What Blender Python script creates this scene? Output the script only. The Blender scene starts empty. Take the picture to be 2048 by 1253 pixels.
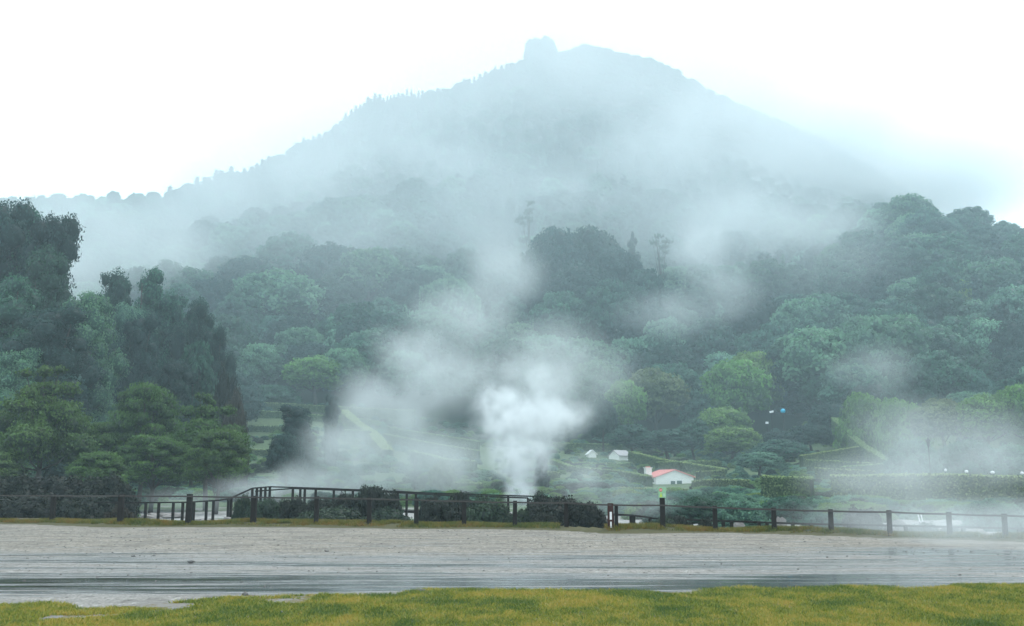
import bpy, bmesh, math, random
import numpy as np
from mathutils import Vector, Matrix
R = math.radians
sc = bpy.context.scene
col = sc.collection
F = 2000.0; CX = 1024.0; CY = 626.5; EYE = 1.65
TH = math.atan(340.5 / F)
CT, ST = math.cos(TH), math.sin(TH)

# ------------------------------------------------------------------ placement helpers
def ratio(py):
    dy = (CY - py) / F
    return (ST + dy * CT) / (CT - dy * ST)
def at(px, py, Y):
    dx = (px - CX) / F; dy = (CY - py) / F
    k = Y / (CT - dy * ST)
    return Vector((dx * k, Y, EYE + (ST + dy * CT) * k))
def flat(px, py, z=0.0):
    """point of the horizontal plane z seen at this place of the photograph"""
    r = ratio(py)
    Y = (z - EYE) / r
    return at(px, py, Y)
def smooth(t):
    t = np.clip(t, 0, 1); return t * t * (3 - 2 * t)

# ------------------------------------------------------------------ value noise (numpy)
_rs = np.random.RandomState(5)
_tab = _rs.rand(256, 256)
def vnoise(x, y):
    xi = np.floor(x).astype(int); yi = np.floor(y).astype(int)
    fx = x - xi; fy = y - yi
    fx = fx * fx * (3 - 2 * fx); fy = fy * fy * (3 - 2 * fy)
    a = _tab[xi & 255, yi & 255]; b = _tab[(xi + 1) & 255, yi & 255]
    c = _tab[xi & 255, (yi + 1) & 255]; d = _tab[(xi + 1) & 255, (yi + 1) & 255]
    return (a * (1 - fx) + b * fx) * (1 - fy) + (c * (1 - fx) + d * fx) * fy - .5
def fbm(x, y, n=4):
    s = 0; a = 1.0
    for k in range(n):
        s = s + a * vnoise(x * 2 ** k + 17.3 * k, y * 2 ** k + 5.1 * k); a *= .5
    return s

# ------------------------------------------------------------------ terrain
TY = [100, 150, 200, 250, 320, 420, 550, 700]
TC = {
 -700: [1000, 965, 905, 830, 760, 660, 560, 480],
 0:    [1000, 965, 900, 830, 760, 650, 520, 425],
 300:  [1000, 965, 900, 825, 745, 630, 500, 415],
 400:  [1000, 965, 900, 822, 742, 620, 485, 392],
 520:  [1000, 962, 895, 820, 740, 600, 465, 358],
 600:  [1000, 962, 897, 822, 745, 600, 450, 322],
 700:  [1000, 965, 905, 832, 755, 600, 430, 250],
 740:  [1000, 965, 908, 838, 760, 600, 420, 226],
 850:  [1000, 967, 920, 865, 775, 600, 410, 215],
 950:  [1000, 968, 925, 880, 785, 600, 395, 182],
 1045: [1000, 968, 928, 890, 795, 605, 385, 136],
 1110: [1000, 968, 930, 893, 800, 610, 380, 118],
 1180: [1000, 968, 931, 896, 802, 612, 380, 98],
 1215: [1000, 968, 932, 898, 803, 615, 385, 106],
 1290: [1000, 976, 939, 903, 806, 622, 395, 124],
 1350: [1000, 978, 940, 906, 808, 630, 405, 150],
 1400: [1000, 977, 940, 905, 806, 635, 415, 180],
 1480: [1000, 968, 936, 898, 795, 638, 430, 215],
 1600: [1000, 967, 930, 875, 765, 610, 460, 270],
 1750: [1000, 965, 918, 845, 710, 530, 480, 350],
 1850: [1000, 962, 908, 822, 680, 502, 500, 430],
 1960: [1000, 960, 902, 808, 660, 520, 515, 470],
 2048: [1000, 960, 900, 800, 650, 545, 540, 490],
 2800: [1000, 960, 900, 800, 660, 560, 560, 520]}
_tcx = np.array(sorted(TC)); _tz = np.array([[EYE + Y * ratio(p) for Y, p in zip(TY, TC[c])] for c in sorted(TC)])
POSTS = [(-168, 1046), (-32, 1047), (104, 1048), (240, 1054), (376, 1053), (506, 1053), (632, 1054), (738, 1055), (832, 1057), (928, 1057),
         (1030, 1058), (1133, 1060), (1218, 1066), (1326, 1065), (1431, 1065), (1549, 1067), (1663, 1071), (1780, 1076),
         (1900, 1078), (2012, 1082), (2130, 1086), (2250, 1090)]
_fp = [flat(a, 1046 + (b - 1046) * .95) for a, b in POSTS]
_fx = np.array([p.x for p in _fp]); _fy = np.array([p.y for p in _fp])
def fence_y(x):
    return np.interp(x, _fx, _fy)
def terrain(x, y):
    x = np.asarray(x, float); y = np.asarray(y, float)
    Y = np.clip(y, 60, 1e5)
    Yt = np.clip(Y, 100, 700)
    z = np.zeros_like(Y)
    for it in range(3):
        px = CX + F * x / (Y * CT + (z - EYE) * ST)
        px = np.clip(px, -700, 2800)
        out = np.zeros_like(Y)
        cols = np.stack([np.interp(px, _tcx, _tz[:, k]) for k in range(len(TY))])
        for k in range(len(TY) - 1):
            t = (Yt - TY[k]) / (TY[k + 1] - TY[k])
            m = (t >= 0) & (t <= 1)
            out = np.where(m, cols[k] * (1 - t) + cols[k + 1] * t, out)
        z = out
    z = z + fbm(x / 45, y / 45, 3) * 10 * smooth((Y - 260) / 150) * (1 - .8 * smooth((Y - 600) / 100))
    back = smooth((y - 705) / 500)
    z = z * (1 - back) + 60 * back
    # flat near part with the lower fumarole field behind the fence
    fy = fence_y(x)
    low = -.5 * smooth((y - fy - .8) / 2.0)
    near = low + fbm(x / 3, y / 3, 3) * .16 * smooth((y - fy - 1.2) / 3)
    w = smooth((y - 72) / 28)
    z = near * (1 - w) + (z + fbm(x / 6, y / 6, 2) * .3) * w
    bank = .13 * np.exp(-((y - fy - .25) / .6) ** 2) * (1 + 1.3 * fbm(x / 2.5, y * 0, 2))
    return z + np.where(y < 60, bank, 0)
def gz(x, y):
    return float(terrain(np.array([x]), np.array([y]))[0])

# ------------------------------------------------------------------ objects, tags
def tag(o, label=None, cat=None, group=None, kind=None):
    if label: o['label'] = label
    if cat: o['category'] = cat
    if group: o['group'] = group
    if kind: o['kind'] = kind
    return o
def empty(name, loc, label, cat, group=None, rz=0):
    o = bpy.data.objects.new(name, None); col.objects.link(o)
    o.location = loc; o.rotation_euler = (0, 0, rz); o.empty_display_size = .3
    return tag(o, label, cat, group)
def link(name, me, parent=None, mat=None):
    o = bpy.data.objects.new(name, me); col.objects.link(o)
    if parent: o.parent = parent
    if mat and not me.materials: me.materials.append(mat)
    return o
class MB:
    def __init__(s): s.v = []; s.f = []
    def add(s, vs, fs):
        n = len(s.v); s.v += [tuple(v) for v in vs]; s.f += [tuple(i + n for i in f) for f in fs]
    def box(s, c, d, rz=0, bev=0):
        c = Vector(c); d = Vector(d) / 2; M = Matrix.Rotation(rz, 3, 'Z')
        vs = [c + M @ Vector((x * d.x, y * d.y, z * d.z)) for z in (-1, 1) for y in (-1, 1) for x in (-1, 1)]
        s.add(vs, [(0, 2, 3, 1), (4, 5, 7, 6), (0, 1, 5, 4), (2, 6, 7, 3), (0, 4, 6, 2), (1, 3, 7, 5)])
    def beam(s, a, b, w, h):
        a = Vector(a); b = Vector(b); d = (b - a).normalized()
        u = Vector((0, 0, 1)).cross(d)
        u = u.normalized() if u.length > 1e-4 else Vector((1, 0, 0)); v = d.cross(u)
        vs = [p + u * (w / 2 * i) + v * (h / 2 * j) for p in (a, b) for i, j in ((-1, -1), (1, -1), (1, 1), (-1, 1))]
        s.add(vs, [(0, 3, 2, 1), (4, 5, 6, 7), (0, 1, 5, 4), (1, 2, 6, 5), (2, 3, 7, 6), (3, 0, 4, 7)])
    def tube(s, pts, rad, n=6):
        pts = [Vector(p) for p in pts]; rings = []
        for i, p in enumerate(pts):
            d = (pts[min(i + 1, len(pts) - 1)] - pts[max(i - 1, 0)]).normalized()
            u = d.cross(Vector((.31, .95, .05))).normalized(); v = d.cross(u)
            r = rad[i] if hasattr(rad, '__len__') else rad
            rings.append([p + (u * math.cos(2 * math.pi * k / n) + v * math.sin(2 * math.pi * k / n)) * r for k in range(n)])
        vs = [q for g in rings for q in g]; fs = []
        for i in range(len(pts) - 1):
            for k in range(n):
                a = i * n + k; b = i * n + (k + 1) % n; fs.append((a, b, b + n, a + n))
        fs.append(tuple(range(n - 1, -1, -1))); fs.append(tuple(range(len(vs) - n, len(vs))))
        s.add(vs, fs)
    def build(s, name, mat, parent=None, bevel=0, smooth_=False):
        me = bpy.data.meshes.new(name); me.from_pydata(s.v, [], s.f); me.update()
        if smooth_: me.polygons.foreach_set('use_smooth', [True] * len(me.polygons))
        o = link(name, me, parent, mat)
        if bevel:
            m = o.modifiers.new('bevel', 'BEVEL'); m.width = bevel; m.segments = 2; m.limit_method = 'ANGLE'
        return o
def mesh_np(name, v, f, tint=None):
    """v (N,3), f (M,k) all faces of k corners"""
    me = bpy.data.meshes.new(name); k = f.shape[1]
    me.vertices.add(len(v)); me.vertices.foreach_set('co', v.astype(np.float32).ravel())
    me.loops.add(f.size); me.loops.foreach_set('vertex_index', f.astype(np.int32).ravel())
    me.polygons.add(len(f)); me.polygons.foreach_set('loop_start', np.arange(0, f.size, k, dtype=np.int32))
    me.update(calc_edges=True)
    if tint is not None:
        a = me.attributes.new('tint', 'FLOAT', 'POINT'); a.data.foreach_set('value', tint.astype(np.float32))
    me.validate()
    return me

# ------------------------------------------------------------------ materials
def newmat(name):
    m = bpy.data.materials.new(name); m.use_nodes = True
    nt = m.node_tree; nt.nodes.clear()
    out = nt.nodes.new('ShaderNodeOutputMaterial')
    return m, nt, out
class N:
    def __init__(s, nt): s.nt = nt
    def node(s, t, ins=None, **kw):
        n = s.nt.nodes.new(t)
        for k, v in kw.items(): setattr(n, k, v)
        for k, v in (ins or {}).items(): s.put(n.inputs[k], v)
        return n
    def put(s, sock, v):
        if isinstance(v, bpy.types.NodeSocket): s.nt.links.new(v, sock)
        elif isinstance(v, bpy.types.Node): s.nt.links.new(v.outputs[0], sock)
        else: sock.default_value = v
    def math(s, op, a, b=None, c=None, clamp=False):
        n = s.nt.nodes.new('ShaderNodeMath'); n.operation = op; n.use_clamp = clamp
        for i, v in enumerate((a, b, c)):
            if v is not None: s.put(n.inputs[i], v)
        return n.outputs[0]
    def mapr(s, v, a, b, c=0., d=1., typ='SMOOTHSTEP'):
        n = s.nt.nodes.new('ShaderNodeMapRange'); n.interpolation_type = typ; n.clamp = True
        for i, q in enumerate((v, a, b, c, d)): s.put(n.inputs[i], q)
        return n.outputs[0]
    def mix(s, f, a, b, typ='MIX'):
        n = s.nt.nodes.new('ShaderNodeMix'); n.data_type = 'RGBA'; n.blend_type = typ
        s.put(n.inputs[0], f)
        for i, v in ((6, a), (7, b)):
            if isinstance(v, tuple) and len(v) == 3: v = (*v, 1)
            s.put(n.inputs[i], v)
        return n.outputs[2]
    def noise(s, vec, scale, detail=4, rough=.5, dist=0.):
        n = s.nt.nodes.new('ShaderNodeTexNoise')
        if vec is not None: s.put(n.inputs['Vector'], vec)
        n.inputs['Scale'].default_value = scale; n.inputs['Detail'].default_value = detail
        n.inputs['Roughness'].default_value = rough; n.inputs['Distortion'].default_value = dist
        return n
    def pos(s): return s.nt.nodes.new('ShaderNodeNewGeometry').outputs['Position']
    def obj(s): return s.nt.nodes.new('ShaderNodeTexCoord').outputs['Object']
    def vscale(s, v, t):
        n = s.nt.nodes.new('ShaderNodeVectorMath'); n.operation = 'MULTIPLY'
        s.put(n.inputs[0], v); n.inputs[1].default_value = t; return n.outputs[0]
    def vadd(s, v, w):
        n = s.nt.nodes.new('ShaderNodeVectorMath'); n.operation = 'ADD'
        s.put(n.inputs[0], v); s.put(n.inputs[1], w); return n.outputs[0]
    def xyz(s, v):
        n = s.nt.nodes.new('ShaderNodeSeparateXYZ'); s.put(n.inputs[0], v); return n.outputs
    def bsdf(s, out, color, rough=.7, spec=.5, bump=None, bstr=.5, bdist=.05, metal=0.):
        p = s.nt.nodes.new('ShaderNodeBsdfPrincipled')
        if isinstance(color, tuple) and len(color) == 3: color = (*color, 1)
        s.put(p.inputs['Base Color'], color); s.put(p.inputs['Roughness'], rough)
        s.put(p.inputs['Specular IOR Level'], spec); s.put(p.inputs['Metallic'], metal)
        if bump is not None:
            b = s.nt.nodes.new('ShaderNodeBump'); b.inputs['Strength'].default_value = bstr
            b.inputs['Distance'].default_value = bdist; s.put(b.inputs['Height'], bump)
            s.nt.links.new(b.outputs[0], p.inputs['Normal'])
        s.nt.links.new(p.outputs[0], out.inputs['Surface'])
        return p
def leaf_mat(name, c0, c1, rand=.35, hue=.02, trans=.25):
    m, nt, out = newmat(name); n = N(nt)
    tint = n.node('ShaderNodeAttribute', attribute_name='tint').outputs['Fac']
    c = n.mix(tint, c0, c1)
    oi = nt.nodes.new('ShaderNodeObjectInfo')
    h = n.node('ShaderNodeHueSaturation')
    n.put(h.inputs['Hue'], n.mapr(oi.outputs['Random'], 0., 1., .5 - hue, .5 + hue, 'LINEAR'))
    r2 = n.math('FRACT', n.math('MULTIPLY', oi.outputs['Random'], 7.31))
    n.put(h.inputs['Value'], n.mapr(r2, 0., 1., 1 - rand, 1 + rand, 'LINEAR'))
    n.put(h.inputs['Color'], c)
    p = n.bsdf(out, h.outputs[0], .55, .25)
    t = nt.nodes.new('ShaderNodeBsdfTranslucent'); nt.links.new(h.outputs[0], t.inputs[0])
    mx = nt.nodes.new('ShaderNodeMixShader'); mx.inputs[0].default_value = trans
    nt.links.new(p.outputs[0], mx.inputs[1]); nt.links.new(t.outputs[0], mx.inputs[2])
    nt.links.new(mx.outputs[0], out.inputs['Surface'])
    return m
def plain(name, c, rough=.6, var=.25, scale=6, spec=.5, bump=.3):
    m, nt, out = newmat(name); n = N(nt)
    f = n.noise(n.obj(), scale, 5, .6)
    cc = n.mix(f.outputs[0], tuple(x * (1 - var) for x in c), tuple(x * (1 + var) for x in c))
    n.bsdf(out, cc, rough, spec, f.outputs[0], bump, .02)
    return m
M = {}
M['dark'] = leaf_mat('dark conifer foliage', (.005, .018, .017), (.026, .074, .062), .3)
M['mid'] = leaf_mat('mid green foliage', (.009, .034, .028), (.056, .165, .105), .35)
M['pale'] = leaf_mat('pale grey green foliage', (.022, .072, .056), (.160, .330, .200), .25)
M['lime'] = leaf_mat('fresh green foliage', (.028, .070, .020), (.180, .340, .080), .1)
M['pine'] = leaf_mat('pine foliage with painted light tops', (.009, .024, .012), (.095, .195, .042), .15)  # light on the clump tops is painted in, through the leaf tint
M['olive'] = leaf_mat('olive foliage', (.026, .046, .022), (.190, .240, .105), .1)
M['heath'] = leaf_mat('dark heath foliage', (.004, .006, .005), (.018, .026, .015), .2, .02, .12)
M['heathg'] = leaf_mat('green heath foliage', (.006, .014, .009), (.036, .066, .033), .2, .02, .12)
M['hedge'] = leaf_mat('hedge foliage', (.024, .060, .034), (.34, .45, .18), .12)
M['dry'] = leaf_mat('dry brown foliage', (.016, .013, .010), (.070, .058, .038), .2)
M['bark'] = plain('bark', (.045, .038, .032), .9, .5, 3)
M['palebark'] = plain('pale dead wood', (.34, .34, .31), .8, .25, 3)
M['wood'] = plain('wet dark timber', (.016, .013, .012), .8, .5, 14, .15)
M['woodred'] = plain('reddish timber', (.050, .020, .016), .8, .4, 10, .15)
M['railwood'] = plain('rail timber', (.050, .042, .038), .6, .4, 10, .3)
M['plaster'] = plain('white lime plaster', (.74, .74, .70), .85, .08, 1.2)
M['redtile'] = plain('faded red roof tiles', (.66, .26, .24), .7, .2, 5)
M['greytile'] = plain('grey roof sheet', (.30, .29, .30), .7, .15, 5)
M['green_paint'] = plain('dark green painted shutter', (.03, .085, .07), .5, .2, 5)
M['whitep'] = plain('white paint', (.8, .8, .8), .45, .05, 5)
M['metal'] = plain('dark painted metal', (.05, .055, .06), .4, .2, 5)
M['blue'] = plain('bright blue plastic', (.0, .38, .60), .35, .05, 5)
M['rock'] = plain('pale crusted rock', (.21, .19, .18), .85, .35, 2.2, .3, .8)
M['darkrock'] = plain('dark wet rock', (.10, .095, .09), .6, .4, 4, .5, .8)
M['signgreen'] = plain('light green sign face', (.26, .46, .28), .4, .06, 5, .4, 0)
M['signred'] = plain('red sign disc', (.60, .03, .03), .4, .05, 5, .4, 0)
M['signyellow'] = plain('yellow green pictogram', (.45, .62, .06), .4, .05, 5, .4, 0)

# ------------------------------------------------------------------ foliage geometry
def ico(n):
    bm = bmesh.new(); bmesh.ops.create_icosphere(bm, subdivisions=n, radius=1)
    v = np.array([x.co[:] for x in bm.verts]); f = np.array([[x.index for x in q.verts] for q in bm.faces]); bm.free()
    return v, f
ICO = ico(2)
def leaf_quads(P, Nn, size, rs, elong=1.5, droop=0.):
    n = len(P)
    Nn = Nn / np.linalg.norm(Nn, axis=1, keepdims=True)
    a = rs.randn(n, 3); a[:, 2] -= droop * 2
    u = np.cross(Nn, a); u /= np.linalg.norm(u, axis=1, keepdims=True) + 1e-9
    w = np.cross(Nn, u)
    s = (size * (.6 + .8 * rs.rand(n)))[:, None] if np.isscalar(size) else size[:, None]
    bend = Nn * s * .18
    V = np.stack([P - w * s * elong * .5, P + u * s * .45 + bend, P + w * s * elong * .5, P - u * s * .45 + bend], 1).reshape(-1, 3)
    return V, np.arange(4 * n).reshape(n, 4)
def crown(name, clumps, leaf, dens, seed, up=.25, droop=0., core=.74, zmin=None, fuzz=.22):
    """clumps: rows cx cy cz rx ry rz ; leaves on the clump shells, closed cores added to block light, inner shade in their dark tint"""
    rs = np.random.RandomState(seed); C = np.array(clumps, float)
    Vs, Fs, Ts = [], [], []; off = 0
    for i, c in enumerate(C):
        ctr, rad = c[:3], c[3:6]
        area = 4 * math.pi * (rad.prod() ** (2 / 3))
        n = max(20, int(dens * area / (leaf * leaf)))
        d = rs.randn(n, 3); d[:, 2] += up * 1.2; d /= np.linalg.norm(d, axis=1, keepdims=True)
        lump = 1 + .16 * np.sin(d[:, 0] * 5.1 + i) * np.cos(d[:, 1] * 4.3 + 2 * i) + .12 * np.sin(d[:, 2] * 7 + i * 1.7)
        r = (1 - fuzz + 1.4 * fuzz * rs.rand(n) ** 1.3) * lump
        P = ctr + d * r[:, None] * rad
        keep = np.ones(n, bool)
        for j in range(len(C)):
            if j != i: keep &= (((P - C[j, :3]) / (C[j, 3:6] * .72)) ** 2).sum(1) > 1
        if zmin is not None: keep &= P[:, 2] > zmin
        P = P[keep]; d = d[keep]; r = r[keep]; n = len(P)
        if n == 0: continue
        nn = d + rs.randn(n, 3) * .55
        V, f = leaf_quads(P, nn, leaf, rs, 1.5, droop)
        t = .18 + .32 * rs.rand() + .25 * rs.rand(n) + .16 * np.clip(d[:, 2], -.5, 1) + .2 * np.clip((r - .95) * 3, -.5, 1)  # light falling on clump tops put into the tint; outer leaves lighter too
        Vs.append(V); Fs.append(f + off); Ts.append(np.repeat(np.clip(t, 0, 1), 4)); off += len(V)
    me_l = (np.concatenate(Vs), np.concatenate(Fs), np.concatenate(Ts))
    V, Fq, T = me_l
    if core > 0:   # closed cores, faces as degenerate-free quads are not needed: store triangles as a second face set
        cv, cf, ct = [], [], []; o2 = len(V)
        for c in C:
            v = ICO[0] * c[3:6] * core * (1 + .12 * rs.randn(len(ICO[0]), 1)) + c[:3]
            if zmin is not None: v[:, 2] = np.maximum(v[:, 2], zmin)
            cv.append(v); cf.append(ICO[1] + o2); ct.append(np.full(len(v), .08)); o2 += len(v)  # core added to block light, crown shade painted as a dark tint
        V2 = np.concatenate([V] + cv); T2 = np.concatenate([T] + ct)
        tri = np.concatenate(cf)
        me = bpy.data.meshes.new(name)
        nq, ntr = len(Fq), len(tri)
        me.vertices.add(len(V2)); me.vertices.foreach_set('co', V2.astype(np.float32).ravel())
        me.loops.add(nq * 4 + ntr * 3); me.loops.foreach_set('vertex_index', np.concatenate([Fq.ravel(), tri.ravel()]).astype(np.int32))
        me.polygons.add(nq + ntr)
        me.polygons.foreach_set('loop_start', np.concatenate([np.arange(nq) * 4, nq * 4 + np.arange(ntr) * 3]).astype(np.int32))
        me.update(calc_edges=True)
        a = me.attributes.new('tint', 'FLOAT', 'POINT'); a.data.foreach_set('value', T2.astype(np.float32))
        me.validate()
        return me
    return mesh_np(name, V, Fq, T)
def limbs(base_h, top_h, r0, seed, clumps=(), n=8, bend=.04):
    rnd = random.Random(seed); b = MB()
    H = top_h; pts = []; rad = []
    for i in range(7):
        t = i / 6; pts.append((H * bend * math.sin(t * 4 + seed), H * bend * math.cos(t * 3 + seed) - H * bend, t * H)); rad.append(r0 * (1 - t) ** .8 + .03)
    b.tube(pts, rad, 7)
    cl = list(clumps); rnd.shuffle(cl)
    for c in cl[:n]:
        z0 = base_h + (c[2] - base_h) * .45; t = max(.05, min(.95, z0 / H)); p = Vector(pts[int(t * 6)])
        e = Vector(c[:3]); mid = (p + e) / 2 + Vector((0, 0, -.05 * H * rnd.random()))
        r = r0 * .35
        b.tube([p, mid, e], [r, r * .7, r * .25], 5)
    return b
def fib(n, zlo=-1, zhi=1, rnd=None):
    out = []
    for i in range(n):
        z = zlo + (zhi - zlo) * (i + .5) / n; a = i * 2.399963 + (rnd.random() * .6 if rnd else 0)
        r = math.sqrt(max(0, 1 - z * z)); out.append((r * math.cos(a), r * math.sin(a), z))
    return out
# every prototype is 10 m tall; crown mesh + trunk mesh
PROTO = {}
def proto(kind, clumps, leaf, dens, seed, mat, trunk, **kw):
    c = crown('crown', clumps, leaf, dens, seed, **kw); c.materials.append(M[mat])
    tb = MB() if trunk is None else trunk
    t = bpy.data.meshes.new('trunk'); t.from_pydata(tb.v, [], tb.f); t.update(); t.materials.append(M['bark'])
    t.polygons.foreach_set('use_smooth', [True] * len(t.polygons))
    co = np.array([v.co[:] for v in c.vertices]); w = np.percentile(np.abs(co[:, 0]), 98) * 2; top = np.percentile(co[:, 2], 99.7)
    PROTO[kind] = dict(crown=c, trunk=t, w=w, h=top)
def broad(seed, W=4.2, n=26, cz=6.0, H=4.0, rc=.36):
    rnd = random.Random(seed); cl = []
    for x, y, z in fib(n, -.55, 1, rnd):
        k = .72 + .14 * rnd.random(); r = W * rc * (.75 + .5 * rnd.random())
        cl.append((x * W * k, y * W * k, cz + z * H * k, r, r, r * .72))
    for i in range(5):
        cl.append((rnd.uniform(-.3, .3) * W, rnd.uniform(-.3, .3) * W, cz + rnd.uniform(-.3, .4) * H, W * .45, W * .45, W * .4))
    return cl
for i, (k, m) in enumerate((('broad_pale', 'pale'), ('broad_mid', 'mid'), ('broad_lime', 'lime'), ('broad_olive', 'olive'), ('broad_dark', 'dark'))):
    cl = broad(11 + i, 4.2 if k != 'broad_mid' else 3.9, 26 + 3 * i)
    proto(k, cl, .30, 1.0, 31 + i, m, limbs(1.5, 7.5, .30, i + 1, cl, 9))
cl = broad(77, 3.2, 30, 6.1, 4.2, .33)
proto('broad_tall', cl, .28, 1.0, 41, 'mid', limbs(1.5, 8, .28, 9, cl, 9))
def conif(seed, w=1.7, ragged=.35, n=30, low=1.0, tip=.25, pw=.8):
    rnd = random.Random(seed); cl = []
    for i in range(n):
        t = (i + .5) / n; z = low + (10 - low) * t
        env = w * ((1 - t) ** pw * (1 - tip) + tip) * (.55 if t > .93 else 1)
        a = i * 2.4 + rnd.random(); rr = env * (.45 + ragged * rnd.random()); r = env * (.42 + .18 * rnd.random())
        if t > .93: rr *= .3
        cl.append((math.cos(a) * rr, math.sin(a) * rr, min(z, 9.6), r, r, r * (.55 + .3 * rnd.random())))
        if i % 3 == 0: cl.append((0, 0, z - .2, env * .55, env * .55, (10 - low) / n * 1.6))
    return cl
cl = conif(3); proto('conifer_dark', cl, .26, .95, 51, 'dark', limbs(1, 9.5, .28, 3, cl, 5, .01), droop=.6)
cl = conif(8, 2.0, .55, 26, 1.5, .45, .6); proto('conifer_ragged', cl, .26, .95, 52, 'dark', limbs(1, 9.3, .30, 5, cl, 8, .02), droop=.5)
cl = conif(15, 1.9, .4, 30, .8, .12, .9); proto('conifer_pale', cl, .26, .95, 53, 'pale', limbs(1, 9.5, .26, 7, cl, 5, .01), droop=.9)
cl = conif(21, .95, .2, 24, .6, .06, .9); proto('spire', cl, .28, .95, 54, 'dark', limbs(.6, 9.6, .2, 2, cl, 3, .005), droop=.5)
def tower(seed, w=2.1, n=34, low=.8, lean=0.):
    rnd = random.Random(seed); cl = []
    for i in range(n):
        t = (i + .5) / n; z = low + (9.3 - low) * t; env = w * (1 - .38 * t ** 2) * (.8 + .35 * rnd.random())
        a = i * 2.4 + rnd.random(); rr = env * (.5 + .4 * rnd.random()); r = env * (.34 + .2 * rnd.random())
        cl.append((math.cos(a) * rr + lean * t * t, math.sin(a) * rr, z, r, r, r * (.7 + .4 * rnd.random())))
        if i % 2 == 0: cl.append((lean * t * t, 0, z, env * .6, env * .6, env * .5))
    return cl
cl = tower(3); proto('tower', cl, .085, .55, 151, 'mid', limbs(1, 8.8, .26, 3, cl, 8, .01), droop=.1)
cl = tower(8, 2.3, 30, .8, .5); proto('tower_b', cl, .085, .55, 152, 'dark', limbs(1, 8.6, .28, 5, cl, 8, .02), droop=.1)
cl = tower(19, 1.7, 30, .8, 1.1); proto('tower_c', cl, .085, .55, 153, 'mid', limbs(1, 8.6, .26, 7, cl, 8, .03), droop=.1)
cl = tower(27, 2.2, 32, .8, .2); proto('tower_pale', cl, .085, .55, 154, 'pale', limbs(1, 8.6, .26, 7, cl, 8, .03), droop=.1)
def layered(seed, W=4.0, lays=5, z0=3.8, pads=7):
    rnd = random.Random(seed); cl = []
    for L in range(lays):
        t = L / (lays - 1); z = z0 + (9.5 - z0) * t; Wl = W * (1 - .62 * t ** 1.6)
        m = max(2, int(pads * (1 - .55 * t)))
        for k in range(m):
            a = 2 * math.pi * k / m + L * 1.3 + rnd.random() * .5; rr = Wl * (.45 + .3 * rnd.random()); r = Wl * (.33 + .12 * rnd.random())
            cl.append((math.cos(a) * rr, math.sin(a) * rr, z + rnd.uniform(-.45, .3), r, r, r * .42))
        cl.append((0, 0, z, Wl * .4, Wl * .4, Wl * .22))
    return cl
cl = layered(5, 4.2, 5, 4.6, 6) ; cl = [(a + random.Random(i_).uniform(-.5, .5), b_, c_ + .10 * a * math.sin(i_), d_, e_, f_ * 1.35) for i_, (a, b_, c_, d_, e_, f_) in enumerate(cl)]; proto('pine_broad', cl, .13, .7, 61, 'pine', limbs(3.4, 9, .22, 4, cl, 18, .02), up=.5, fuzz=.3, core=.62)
def pinecl(seed, W=3.6, n=30, cz=5.6, H=4.0):
    rnd = random.Random(seed); cl = []
    for x, y, z in fib(n, -.5, 1, rnd):
        k = .70 + .2 * rnd.random(); r = W * .36 * (.7 + .6 * rnd.random())
        cl.append((x * W * k, y * W * k, cz + z * H * k, r, r, r * .5))
    return cl
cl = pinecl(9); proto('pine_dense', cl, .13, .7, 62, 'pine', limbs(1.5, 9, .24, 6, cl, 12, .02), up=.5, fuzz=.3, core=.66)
def gum(seed):
    rnd = random.Random(seed); cl = []
    for k in range(9):
        a = rnd.random() * 6.28; rr = rnd.uniform(.5, 1.7); z = rnd.uniform(7.4, 9.7)
        cl.append((math.cos(a) * rr, math.sin(a) * rr * .7, z, .62, .6, .22))
    for k in range(6):
        a = rnd.random() * 6.28; cl.append((math.cos(a) * .6, math.sin(a) * .6, rnd.uniform(3.5, 6.5), .5, .5, .3))
    return cl
cl = gum(4); proto('gum', cl, .2, .55, 63, 'mid', limbs(4, 9.0, .16, 8, cl, 15, .03), core=.4, fuzz=.5)
cl = gum(12); proto('gum_b', cl, .2, .55, 64, 'mid', limbs(3, 9.2, .16, 5, cl, 15, .05), core=.4, fuzz=.5)
# shrubs: hemispheres of 10 "units" tall too, leaf small
def bushcl(seed, n=30, W=7.5, H=8.2):
    rnd = random.Random(seed); cl = []
    for x, y, z in fib(n, -.05, 1, rnd):
        k = .72 + .16 * rnd.random(); r = W * .27 * (.7 + .6 * rnd.random())
        cl.append((x * W * k, y * W * k, z * H * k + .6, r, r, r * .85))
    cl.append((0, 0, 1.5, W * .6, W * .6, H * .55))
    return cl
for k, m, s in (('bush_dark', 'heath', 71), ('bush_dark_b', 'heath', 75), ('bush_green', 'heathg', 72), ('bush_pale', 'pale', 73), ('bush_mid', 'mid', 74), ('bush_lime', 'lime', 76), ('bush_dry', 'dry', 77)):
    proto(k, bushcl(s, 34), .36, .85, s, m, limbs(.5, 4, .3, 3, bushcl(s)[:8], 8), zmin=-.3, up=.35, fuzz=.3)

def tree(name, kind, px, top, w, Y, label, cat='tree', group=None, base=None, x=None, sink=0.25, rz=None):
    """stand a tree so that its top and width match; its foot is on the ground"""
    P = PROTO[kind]; p = at(px, top, Y); g = gz(p.x, Y) - sink if base is None else base
    h = max(.4, p.z - g); ww = w / F * (Y * CT + (p.z - EYE) * ST)
    s = ww / P['w']; sz = h / P['h']
    o = empty(name, (p.x, Y, g), label, cat, group, rz if rz is not None else (px * 1.7) % 6.28)
    o.scale = (s, s, sz)
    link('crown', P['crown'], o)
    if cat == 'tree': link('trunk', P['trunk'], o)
    return o

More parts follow.
